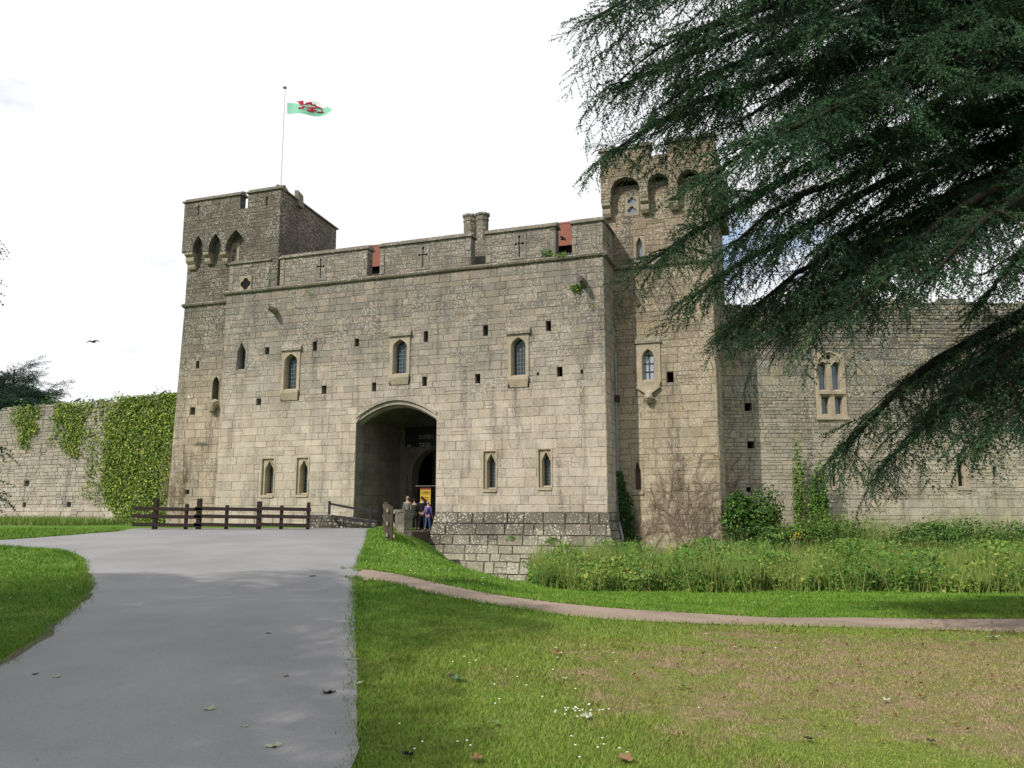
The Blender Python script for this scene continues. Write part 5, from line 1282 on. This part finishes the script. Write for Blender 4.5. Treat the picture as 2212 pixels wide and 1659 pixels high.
cedar('cedar_tree', 'cedar whose branch tips just reach in at the frame edge before the ivy wall', TL, 13, .55, LL, 6, SPRAY + SPRAY_C, dens=.95, sec_len=2.2, sec_step=.45, step=.26, spray_scale=1.15, tone=.45)
q = at_y(22, 900, 62)
DT = (q.x, q.y, .8)
DL = []
cxp, cyp = to_px((DT[0], DT[1], 8.0))
for i, (px, py, dy) in enumerate(((92, 872, 0), (78, 846, -2), (60, 824, 1), (30, 812, 0), (5, 815, -2), (52, 858, 3), (74, 868, -3), (-10, 812, 1), (-40, 820, 0), (-60, 850, -2), (25, 835, 4), (15, 858, -4), (42, 838, -1), (70, 858, 2), (0, 866, -1), (84, 862, 1))):
    DL.append((6.5 + (868 - py) / 32.0, yp(px, py, DT[1] + dy), .5, {'r': .12, 'len': 3.0}))
cedar('cedar_tree', 'distant cedar rising beyond the ivy covered curtain wall', DT, 11.5, .4, DL, 9, SPRAY_C, dens=1.0, sec_len=3.0, sec_step=.42, step=.30, mat=M['cedar_far'], spray_scale=1.5, tone=.5, droop=.25)

# leaf templates
def leaf_t(l, w, fold=.15, n=3):
    V = np.array([(0, 0, 0), (l * .4, w / 2, fold * w), (l, 0, 0), (l * .4, -w / 2, fold * w)]); return V, np.array([(0, 1, 2), (0, 2, 3)]), np.array([.45, .5, .55, .5])
def ivy_t(s): 
    V = np.array([(0, 0, 0), (.2, .45, .08), (.5, .28, .05), (1, 0, -.1), (.5, -.28, .05), (.2, -.45, .08)]) * s
    return V, np.array([(0, 1, 2), (0, 2, 3), (0, 3, 4), (0, 4, 5)]), np.array([.45, .5, .5, .55, .5, .5])
def scatter_leaves(name, pts, nrm, size, mat, parent=None, seed=1, tone=.5, var=.22, temps=None, tilt=.6, down=.8):
    r = np.random.default_rng(seed); pts = np.asarray(pts); n = len(pts); nrm = np.asarray(nrm, float)
    up = nrm + r.normal(size=(n, 3)) * tilt; d = r.normal(size=(n, 3)); d[:, 2] -= down
    d -= up * ((d * up).sum(1) / (up * up).sum(1))[:, None]
    temps = temps or [ivy_t(1.0), leaf_t(1, .6)]
    V, F, T = bake(temps, pts, d, up, size * r.uniform(.6, 1.3, n), tone + r.normal(size=n) * var, r.integers(0, len(temps), n))
    return np_mesh(name, V, F, mat, parent, {'tone': T})

# ivy on the far curtain wall: dense drape beside the turret and two hanging swags
def ivy_density(px, py):
    e = 0.0
    edge_l = np.interp(py, [850, 900, 960, 1030, 1080, 1110, 1150], [262, 236, 224, 224, 240, 262, 285])
    if px > edge_l and py < 1150: e = 1.0
    for cx_, y0, y1, w0, w1 in ((60, 880, 968, 30, 8), (158, 872, 985, 40, 9), (200, 930, 1085, 16, 14), (225, 855, 935, 18, 14), (120, 905, 960, 10, 8), (228, 1040, 1095, 16, 10)):
        if y0 < py < y1:
            w = w0 + (w1 - w0) * (py - y0) / (y1 - y0)
            if abs(px - cx_ + 5 * math.sin(py * .12)) < w: e = max(e, .22 if w0 < 20 else .85)
    return e
r = np.random.default_rng(21); pts = []
while len(pts) < 27000:
    s = r.uniform(-17.5, .6); t = r.uniform(.3, etop + .25); p = EF.w(s, 0, t); px, py = to_px(p)
    if px < -30: continue
    n_ = .5 + .5 * math.sin(s * 3.1 + math.sin(t * 2.3) * 2) * math.sin(t * 2.9 + s)
    e = ivy_density(px + r.normal() * 5, py + r.normal() * 6)
    if r.random() < e * (.45 + .75 * n_):
        d = r.uniform(.03, .28 if e > .95 else .16) + (.22 * max(0, 1.9 - t) + .12 if t < 1.9 else 0)
        pts.append(EF.w(s, -d, t))
nf = np.array([-EF.s * -1, -EF.c, .25]); nf = np.array([EF.s, -EF.c, .25])
o = scatter_leaves('ivy', [tuple(p) for p in pts], np.tile(nf, (len(pts), 1)), .13, M['ivy'], None, 22, .5, .32); tag(o, 'bright green ivy draping the low rubble curtain wall beside the turret', 'ivy')
pts = []
for i in range(900):
    s = r.uniform(-17, .4); pts.append(tuple(EF.w(s, r.uniform(-.1, .5), etop + abs(r.normal()) * .16 * (1 + math.sin(s * 2.1)) + .05)))
o = scatter_leaves('wall_top_plants', pts, np.tile((0, 0, 1.0), (len(pts), 1)), .13, M['weed'], None, 23, .4, .2, down=-.6); tag(o, 'tufts of small plants growing along the crest of the ivy wall', 'plants', kind='stuff')

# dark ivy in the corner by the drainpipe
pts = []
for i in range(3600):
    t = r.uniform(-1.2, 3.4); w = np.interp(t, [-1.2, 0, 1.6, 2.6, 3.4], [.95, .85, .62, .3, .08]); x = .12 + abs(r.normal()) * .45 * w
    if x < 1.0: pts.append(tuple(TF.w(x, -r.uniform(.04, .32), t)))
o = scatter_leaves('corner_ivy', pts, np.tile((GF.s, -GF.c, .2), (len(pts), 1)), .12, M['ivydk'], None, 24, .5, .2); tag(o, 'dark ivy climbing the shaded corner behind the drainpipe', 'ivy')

# dry creeper stems on the tall tower and the curtain wall
def creeper(name, label, f, x0, x1, z0, n, seed, lean, hmax):
    r = np.random.default_rng(seed); mb = MB()
    def stem(x, z, a, ln, w, dep):
        pts = [(x, z)]; m = max(3, int(ln / .14))
        for i in range(m):
            a += r.normal() * .22; x += math.cos(a) * .14; z += math.sin(a) * .14; pts.append((x, z))
            if x > x1 + .05 or x < x0 - .6 or z > hmax: break
            if dep < 3 and r.random() < .30: stem(x, z, a + r.choice((-1, 1)) * r.uniform(.4, 1.1), ln * .45 * r.uniform(.5, 1.1), w * .65, dep + 1)
        mb.tube([f(p[0], p[1], .03 + .02 * dep) for p in pts], w, 3, caps=False)
    for i in range(n): stem(r.uniform(x0, x1), z0 + r.uniform(0, 1.5), math.pi / 2 + r.normal() * .35 + lean, r.uniform(1.2, 4.2), r.uniform(.007, .013), 0)
    return tag(mb.build(name, M['twig']), label, 'creeper')
tf_w = lambda s, t, d: tuple(TF.w(s, -d - .03, t)); cf_w = lambda s, t, d: tuple(CF.w(s, -d - .03, t))
creeper('dry_creeper', 'bare brown creeper stems spread over the lower face of the tall tower', tf_w, 2.1, 4.5, -.6, 34, 31, 0, 5.6)
creeper('dry_creeper', 'thin dark creeper stems climbing the curtain wall next to the tower corner', cf_w, .3, 1.3, .2, 18, 32, 0, 6.4)
creeper('dry_creeper', 'grey creeper traces fanning out beneath the boarded slit of the tall tower', tf_w, .6, 1.9, -.8, 14, 33, -.3, 2.6)
creeper('dry_creeper', 'faint creeper traces on the battered foot of the flag turret', lambda s, t, d: tuple(LF.w(s, -d - .03, t)), -3.3, -2.3, .9, 14, 34, .2, 5.2)

# shrubs and undergrowth in the ditch before the tall tower
def bush(name, label, cat, base, rx, ry, h, n, size, mat, seed, tone=.5, shape=1.0, stems=True, group=None, temps=None, nl=9, zr=(.25, .8)):
    r = np.random.default_rng(seed); t = thing(name, label, cat, loc=base, group=group); pts, nr = [], []
    lobes = [(r.uniform(-.7, .7) * rx, r.uniform(-.6, .6) * ry, h * r.uniform(*zr), r.uniform(.3, .55)) for _ in range(nl)]
    while len(pts) < n:
        lx, ly, lz, lr_ = lobes[r.integers(len(lobes))]; k = (1 - lz / h) * .6 + .5
        v = r.normal(size=3); v /= np.linalg.norm(v); rr = r.uniform(.55, 1.05)
        p = np.array([lx * k, ly * k, lz]) + v * np.array([rx, ry, h * .5 * shape]) * lr_ * rr
        if p[2] > .02: pts.append(p); nr.append(v + np.array([0, 0, .5]))
    scatter_leaves('leaves', pts, nr, size, mat, t, seed + 1, tone, .24, temps, .5, .5)
    if stems:
        mb = MB()
        for lx, ly, lz, lr_ in lobes: mb.tube([(lx * .15, ly * .15, -.1), (lx * .5, ly * .5, lz * .5), (lx * .8, ly * .8, lz)], [.03, .02, .01], 5)
        mb.build('stems', M['twig'], t)
    return t
def gpos(px, Y): x = pxw(px, Y).x; return (x, Y, hz(x, Y) - .05)
bush('ivy_bush', 'dark green leafy bush against the corner of tall tower and curtain wall', 'bush', gpos(1615, 36.3), 1.75, .9, 4.3, 9000, .12, M['shrub'], 41, .42)
bush('young_tree', 'slender pale green sapling climbing the curtain wall left of the cedar tip'.replace('left of', 'beside'), 'sapling', gpos(1732, 37.9), .5, .35, 6.2, 2600, .11, M['weed'], 43, .5, 1.5)
bush('young_tree', 'fuller green sapling partly behind the lowest cedar branch', 'sapling', gpos(1772, 37.6), .7, .4, 5.2, 3800, .11, M['weed'], 45, .42, 1.4)
BR = ((1680, 33.8, 1.7, 2.5, 'low bramble bush just past the dark corner bush'), (1765, 33.2, 2.0, 2.7, 'bramble bush below the two pale saplings'), (1860, 33.6, 2.2, 2.9, 'wide bramble bush straight under the tip of the lowest cedar branch'), (1955, 33.0, 2.1, 2.7, 'dark bramble thicket below the middle of the lowest cedar branch'),
      (2050, 33.4, 2.2, 2.8, 'bramble thicket in front of the framed slit window of the curtain wall'), (2150, 32.6, 2.2, 2.5, 'bramble thicket past the last slit window, before the dry tall grass'), (2235, 33.2, 2.0, 2.6, 'bramble thicket cut off by the frame edge'))
for i, (px, Y, rx, h, lb) in enumerate(BR): bush('bramble_bush', lb, 'bush', gpos(px, Y), rx * 1.15, 1.3, h, 5600, .115, M['shrub'], 50 + i * 2, .45 + .05 * (i % 3), .9, False, None, None, 18, (.35, .78))
# continuous undergrowth: nettles, docks and grasses nobody could count
r = np.random.default_rng(61); pts, nr, st = [], [], []
fx = lambda X: np.interp(X, [-.2, .6, 2, 5, 9, 16, 24], [28.2, 26.4, 25.8, 25.6, 25.2, 24.6, 24.2]) + .38 * np.sin(np.asarray(X) * 1.7) + .25 * np.sin(np.asarray(X) * 4.1 + 1)
while len(pts) < 40000:
    X = r.uniform(.6, 22); Y0 = float(fx(X)); Y = Y0 + 9.5 * r.random() ** 2.0
    if Y > 35.2 - .3 * max(0, min(4, X - 4)) and X < 9: continue
    if X < 3.5 and Y > 34: continue
    n_ = .5 + .5 * math.sin(X * 1.9 + math.sin(Y * 1.3) * 1.5) * math.cos(X * .7 - Y * .5)
    hm = (.62 + .95 * n_) * min(1.05, .55 + (Y - Y0) / 2.5) * np.interp(X, [.6, 1.6, 3], [.5, .9, 1.0])
    z = hm * (1 - r.random() ** 2.2 * .8) if Y - Y0 > .7 else hm * r.uniform(.03, 1)
    pts.append((X, Y, hz(X, Y) + z)); nr.append((-.1, -.5, .8)); st.append(.47 + .17 * math.sin(X * 1.1 + 2 * math.sin(Y * .9)) + .1 * math.sin(X * 4.3 + Y * 3.1))
o = scatter_leaves('undergrowth', pts, nr, .125, M['weed'], None, 62, np.array(st), .24, [leaf_t(1, .55), leaf_t(1.1, .4), ivy_t(.9)], .7, -.1); tag(o, 'tangle of nettles, docks and weeds along the foot of the castle walls', 'undergrowth', kind='stuff')
def blades(name, P_, H, W_, mat, seed, lean=.35, tone=.5, var=.25):
    r = np.random.default_rng(seed); P_ = np.asarray(P_); n = len(P_); a = r.uniform(0, 2 * np.pi, n); H = np.asarray(H) * r.uniform(.55, 1.25, n)
    s = np.stack([np.cos(a), np.sin(a), np.zeros(n)], 1) * (np.asarray(W_) * np.ones(n))[:, None] / 2
    l = r.normal(size=(n, 2)) * lean; tip = P_ + np.stack([l[:, 0] * H, l[:, 1] * H, H], 1)
    V = np.stack([P_ - s, P_ + s, tip], 1).reshape(-1, 3); F = np.arange(3 * n).reshape(-1, 3)
    t = np.clip(tone + r.normal(size=n) * var, 0, 1); T = np.repeat(t, 3)
    return np_mesh(name, V, F, mat, None, {'tone': T})
pp, hh = [], []
while len(pp) < 64000:
    X = r.uniform(.8, 23); Y0 = float(fx(X)); Y = Y0 + r.uniform(-.1, 10.5)
    if Y > 35 and X < 9: continue
    if X < 3 and Y > 34.5: continue
    dens_ = .35 + .65 * (math.sin(X * .9 + 1.2) * math.sin(Y * .8) > .1) + (.8 if X > 13 and Y > 31 else 0)
    if r.random() < dens_: pp.append((X, Y, hz(X, Y))); hh.append((1.0 if Y - Y0 < 3 else 1.35) + .25 * math.sin(X * 1.3 + Y) + (1.1 if X > 11 and Y > 33 else 0))
o = blades('tall_grass', pp, hh, .020, M['tallgrass'], 63, .2, .45, .25); tag(o, 'tall seeding grass standing among the undergrowth', 'grass', kind='stuff')
# ragwort
rw = thing('ragwort', 'tall yellow flowered ragwort standing in the undergrowth beside the dark bush', 'wildflower', loc=gpos(1716, 31.5)); mb = MB(); hb = at_y(1711, 1155, 31.5).z - rw.location.z
for k in range(5): mb.tube([(0, 0, 0), (k * .03 - .06, .02 * k, hb * .6), (k * .09 - .18, .03, hb - .05 * abs(k - 2))], [.012, .01, .008], 5)
mb.build('stem', M['twig'], rw); pts = [(r.normal() * .14, r.normal() * .1, hb + r.normal() * .07) for _ in range(46)]
M['yflower'] = plain('yellow_petals', (.75, .47, .02), .7, .2, .1); tag(scatter_leaves('flower_head', pts, np.tile((0, -.3, 1.0), (46, 1)), .05, M['yflower'], rw, 64), kind='stuff')
# plants rooted in the masonry
for i, (px, py, n_, sz, lab) in enumerate(((1180, 546, 60, .12, 'small fern rooted on the string course under the long merlon'), (1212, 552, 70, .11, 'yellowish fern tuft rooted below the crenel before the red roof'), (1243, 620, 110, .13, 'mossy tuft hanging from the waterspout near the gatehouse corner'), (1281, 660, 26, .08, 'dry tuft in a joint below the waterspout corner'), (668, 632, 20, .07, 'tiny tuft on the string course by the quatrefoil'),
                              (1196, 1166, 60, .12, 'green tuft growing from the plinth joints below the paired windows'), (1105, 1160, 30, .1, 'sparse tuft in the plinth joint nearer the gateway'), (1148, 1215, 40, .1, 'small weed low in the plinth joints above the mossy hole'))):
    off = -.1 if py < 700 else float(FP(0, GF.px(px, py)[1], 0)[1]) - .06
    x, z = GF.px(px, py, off); t = thing('wall_plant', lab, 'plant', loc=GF.w(x, off, z), group=None); pts = [(r.normal() * .16, -abs(r.normal()) * .06, r.normal() * .07) for _ in range(n_)]
    scatter_leaves('leaves', pts, np.tile((0, -.6, .6), (n_, 1)), sz, M['weed'], t, 70 + i, .55)

# ------------------------------------------------------------------ lawn
RP, PP = np.array(ROAD), np.array(PATH)
r = np.random.default_rng(81)
def lawn(n, y0, y1, h, w, seed, xpad=.5, keep=None):
    Y = y0 + (y1 - y0) * r.random(n); X = (r.random(n) * 1.30 - .66) * Y * 1.0
    m = ~poly_mask(ROAD, X, Y) & ~poly_mask(PATH, X, Y) & (Y < fx(X) + .4 * (X > 0) + 20 * (X < .5)) 
    m &= (Y < 34.5)
    X, Y = X[m], Y[m]; Z = height(X, Y)
    return np.stack([X, Y, Z], 1)
P1 = lawn(300000, 4.6, 10, .03, .006, 1); P2 = lawn(190000, 10, 18, .04, .01, 2); P3 = lawn(150000, 18, 34, .05, .02, 3)
P_ = np.concatenate([P1, P2, P3]); Y = P_[:, 1]
H = np.interp(Y, [4, 10, 18, 34], [.022, .030, .045, .09]); W_ = np.interp(Y, [4, 10, 18, 34], [.0055, .009, .017, .035])
d_ = ((P_[:, 0] - 6.3) / 5) ** 2 + ((Y - 8.0) / 3.2) ** 2; cl = np.sin(P_[:, 0] * 3.1 + np.sin(Y * 2.3) * 2) * np.sin(Y * 3.7 + P_[:, 0]); H = H * np.where(d_ < 1.3, .6, 1.0) * (1 + .45 * np.clip(cl, -.5, 1)) * np.where(r.random(len(Y)) < .015, 2.2, 1)
keep = ~((d_ < 1.1) & (r.random(len(P_)) < .5)); P_, H, W_ = P_[keep], H[keep], W_[keep]
o = blades('grass', P_, H, W_, M['blade'], 82, .55, .5, .26); tag(o, 'mown grass covering the lawns either side of the path', 'grass', kind='stuff')
# ragged fringe along path and road edges
ed = []
for poly, k in ((ROAD, 26), (PATH, 18)):
    for (xa_, ya_), (xb_, yb_) in zip(poly, poly[1:]):
        if not (4.4 < ya_ < 34 and abs(xa_) < .75 * ya_ + 1): continue
        for _ in range(max(1, int(math.hypot(xb_ - xa_, yb_ - ya_) * k * 8))):
            t = r.random(); ed.append((xa_ + (xb_ - xa_) * t + r.normal() * .05, ya_ + (yb_ - ya_) * t + r.normal() * .05))
ed = np.array(ed); ed = np.column_stack([ed, height(ed[:, 0], ed[:, 1])]); ed = ed[ed[:, 1] < 33]; mth = on_ground(770, 1242); ed = ed[~((np.abs(ed[:, 1] - mth.y) < .55) & (np.abs(ed[:, 0] - mth.x) < .9))]
o = blades('verge_grass', ed, np.interp(ed[:, 1], [4, 30], [.045, .11]), np.interp(ed[:, 1], [4, 30], [.008, .03]), M['blade'], 83, .6, .45); tag(o, 'longer grass fringing the edges of road and path', 'grass', kind='stuff')
# rough grass before the ivy wall
pp = []
while len(pp) < 9000:
    s = r.uniform(-17, -3.2); p = EF.w(s, -r.uniform(.5, 4.5), 0)
    if not poly_mask(ROAD, np.array([p.x]), np.array([p.y]))[0]: pp.append((p.x, p.y, hz(p.x, p.y)))
o = blades('rough_grass', pp, .45, .04, M['tallgrass'], 84, .3, .3); tag(o, 'rough grass strip along the foot of the ivy wall', 'grass', kind='stuff')
# daisies and clover: tiny white discs
ds = []
def daisies(px, py, n, sx, sy):
    for _ in range(int(n * .45)):
        p = on_ground(px + r.normal() * sx, py + r.normal() * sy)
        if not poly_mask(ROAD, np.array([p.x]), np.array([p.y]))[0] and not poly_mask(PATH, np.array([p.x]), np.array([p.y]))[0]: ds.append(tuple(p))
for a in ((1250, 1548, 34, 28, 9), (1232, 1540, 20, 18, 6), (1290, 1620, 18, 40, 14), (1200, 1440, 16, 90, 20), (1120, 1500, 12, 60, 20), (1050, 1460, 10, 60, 20), (950, 1235, 26, 50, 8), (880, 1190, 24, 30, 10), (1060, 1258, 20, 40, 4), (1650, 1300, 10, 90, 8), (1350, 1420, 10, 120, 30), (100, 1290, 12, 50, 25), (900, 1600, 14, 70, 30), (1700, 1450, 8, 150, 40)): daisies(*a)
ds = np.array(ds); n = len(ds); k = 7; ang = np.arange(k) * 2 * np.pi / k
sz = np.interp(ds[:, 1], [5, 12, 30], [.008, .010, .02]); V = ds[:, None, :] + np.stack([np.cos(ang), np.sin(ang), .25 * np.sin(ang)], 1)[None] * sz[:, None, None]; V[:, :, 2] += np.interp(ds[:, 1], [5, 30], [.03, .09])[:, None]
mb = MB(); 
for row in V: mb.add([tuple(v) for v in row], [tuple(range(k))])
M['daisy'] = plain('white_petals', (.62, .62, .58), .8, .1, .03); tag(mb.build('daisies', M['daisy']), 'white daisies scattered in the lawn', 'flowers', kind='stuff')

# ------------------------------------------------------------------ fallen leaves and litter
M['lf_pale'] = plain('pale_fallen_leaf', (.33, .36, .24), .8, .2, .25, 30); M['lf_dark'] = plain('dark_fallen_leaf', (.035, .035, .028), .8, .2, .4, 30); M['lf_brown'] = plain('brown_fallen_leaf', (.20, .12, .065), .85, .1, .35, 30); M['lf_grn'] = plain('green_fallen_leaf', (.10, .17, .07), .7, .2, .3, 30)
def lobed(n=11, seed=0):
    r = np.random.default_rng(seed); return [(math.cos(a) * (.5 + .42 * abs(math.cos(2.5 * a)) ** 1.2) * r.uniform(.85, 1.1), math.sin(a) * (.5 + .42 * abs(math.cos(2.5 * a)) ** 1.2) * r.uniform(.85, 1.1)) for a in (2 * math.pi * i / 20 for i in range(20))]
def fallen(px, py, size, mat, label, curl=.35, seed=0, grass=False, group=None):
    r = np.random.default_rng(seed + 500); p = on_ground(px, py); mb = MB(); pts = lobed(seed=seed)
    cur = lambda x, y: curl * (x * x * r.uniform(.5, 1) + .4 * y * y)
    v = [(x, y, curl * (.55 * x * x + .5 * y * y + .25 * math.sin(5 * x + seed))) for x, y in pts]; c = (0, 0, .03); n = len(v)
    v2 = [c] + v; mb.add([tuple(q * size for q in u) for u in v2] + [(u[0] * size, u[1] * size, u[2] * size - .002) for u in v2], [(0, 1 + i, 1 + (i + 1) % n) for i in range(n)] + [(n + 1, n + 2 + (i + 1) % n, n + 2 + i) for i in range(n)])
    mb.bar((-.4 * size, 0, .06 * size), (-1.15 * size, .1 * size, .12 * size), .004)
    o = mb.build('fallen_leaf', mat); o.location = (p.x, p.y, p.z + (.024 if not grass else .03)); o.rotation_euler = (r.normal() * .12, r.normal() * .12, r.uniform(0, 6.3)); tag(o, label, 'leaf', group)
RL = [(709, 1503, .075, 'lf_dark', 'dark curled dead leaf on the tarmac near the lawn edge'), (453, 1538, .06, 'lf_pale', 'pale grey-green leaf alone in the middle of the foreground tarmac'), (591, 1619, .07, 'lf_pale', 'pale rolled-up leaf on the tarmac closest to the camera'), (580, 1372, .05, 'lf_pale', 'small pale leaf lying flat in mid road'), (757, 1429, .045, 'lf_pale', 'outer of two pale leaves side by side near the road edge'), (768, 1430, .04, 'lf_pale', 'inner of two pale leaves touching the grass edge'),
      (770, 1384, .05, 'lf_brown', 'tan leaf crumbs on the tarmac by the grass edge, farthest along'), (772, 1482, .055, 'lf_pale', 'pale green lobed leaf on the tarmac edge just above the dark one'), (121, 1468, .05, 'lf_pale', 'narrow pale leaf on the tarmac near the left lawn'.replace('left lawn', 'curved verge')), (75, 1462, .035, 'lf_dark', 'tiny dark leaf beside the narrow pale leaf'), (618, 1466, .035, 'lf_brown', 'tiny yellow-brown leaf on the tarmac in front of the dark leaf'), (675, 1247, .09, 'lf_grn', 'green leaf scrap on the sunlit tarmac near the path junction'),
      (530, 1576, .03, 'lf_pale', 'white flake on the foreground tarmac beside the rolled-up leaf')]
for i, (px, py, s, m, lb) in enumerate(RL): fallen(px, py, s * .85, M[m], lb, .5 if i < 3 else .3, i)
GL = [(990, 1475, .11, 'lf_grn', 'large grey-green leaf cluster on the grass near the road'), (975, 1468, .07, 'lf_dark', 'dark leaf touching the large green leaf on the grass'), (1207, 1420, .07, 'lf_brown', 'tan leaf lying on the lawn toward the path'), (1218, 1473, .07, 'lf_pale', 'pale folded leaf in the middle of the lawn'), (1270, 1556, .075, 'lf_pale', 'pale upright leaf standing in the daisy patch'), (1030, 1648, .08, 'lf_brown', 'brown curled leaf at the very front of the lawn'), (1350, 1650, .10, 'lf_brown', 'broad brown leaf at the front edge of the lawn under the daisies'), (880, 1640, .08, 'lf_dark', 'dark leaf at the front of the lawn beside the tarmac'), (1070, 1570, .05, 'lf_grn', 'small green leaf left of the daisy patch'.replace('left of', 'short of')),
      (2145, 1382, .14, 'lf_pale', 'pale stone-like leaf scrap in the tree shadow by the path'), (1855, 1441, .06, 'lf_brown', 'dark red-brown leaf on the dry turf, upright beside a pale scrap'), (1915, 1520, .06, 'lf_pale', 'white scrap on the dry turf'), (1480, 1490, .06, 'lf_grn', 'yellow-green leaf on the lawn before the dry turf'), (2010, 1610, .05, 'lf_dark', 'dark leaf low on the dry turf'), (1745, 1605, .06, 'lf_dark', 'black leaf at the boundary of green and dry turf')]
for i, (px, py, s, m, lb) in enumerate(GL): fallen(px, py, s * .65, M[m], lb, .6, 30 + i, True)
r = np.random.default_rng(91); pts = []
while len(pts) < 900:
    X, Y = r.uniform(-.5, 11), r.uniform(5, 13)
    if ((X - 6.6) / 5.5) ** 2 + ((Y - 8.6) / 3.6) ** 2 < 1.1 + r.normal() * .2: pts.append((X, Y, hz(X, Y) + .025))
o = scatter_leaves('leaf_litter', pts, np.tile((0, 0, 1.0), (len(pts), 1)), .035, M['lf_red'] if 'lf_red' in M else plain('red_brown_litter', (.13, .045, .028), .9, .1, .4, 30), None, 92, .5, .2, None, .5, 0); tag(o, 'red-brown cone scales and leaf crumbs strewn on the dry turf', 'litter', kind='stuff')
pts = []
while len(pts) < 700:
    Y = r.uniform(4.6, 26) ; X = r.uniform(-.75, .1) * Y
    if poly_mask(ROAD, np.array([X]), np.array([Y]))[0]: pts.append((X, Y, hz(X, Y) + .025))
o = scatter_leaves('road_litter', pts, np.tile((0, 0, 1.0), (len(pts), 1)), .012, plain('grit', (.2, .18, .15), .9, .1, .9, 6), None, 93, .5, .2, None, .3, 0); tag(o, 'specks of grit and leaf crumbs on the tarmac', 'litter', kind='stuff')
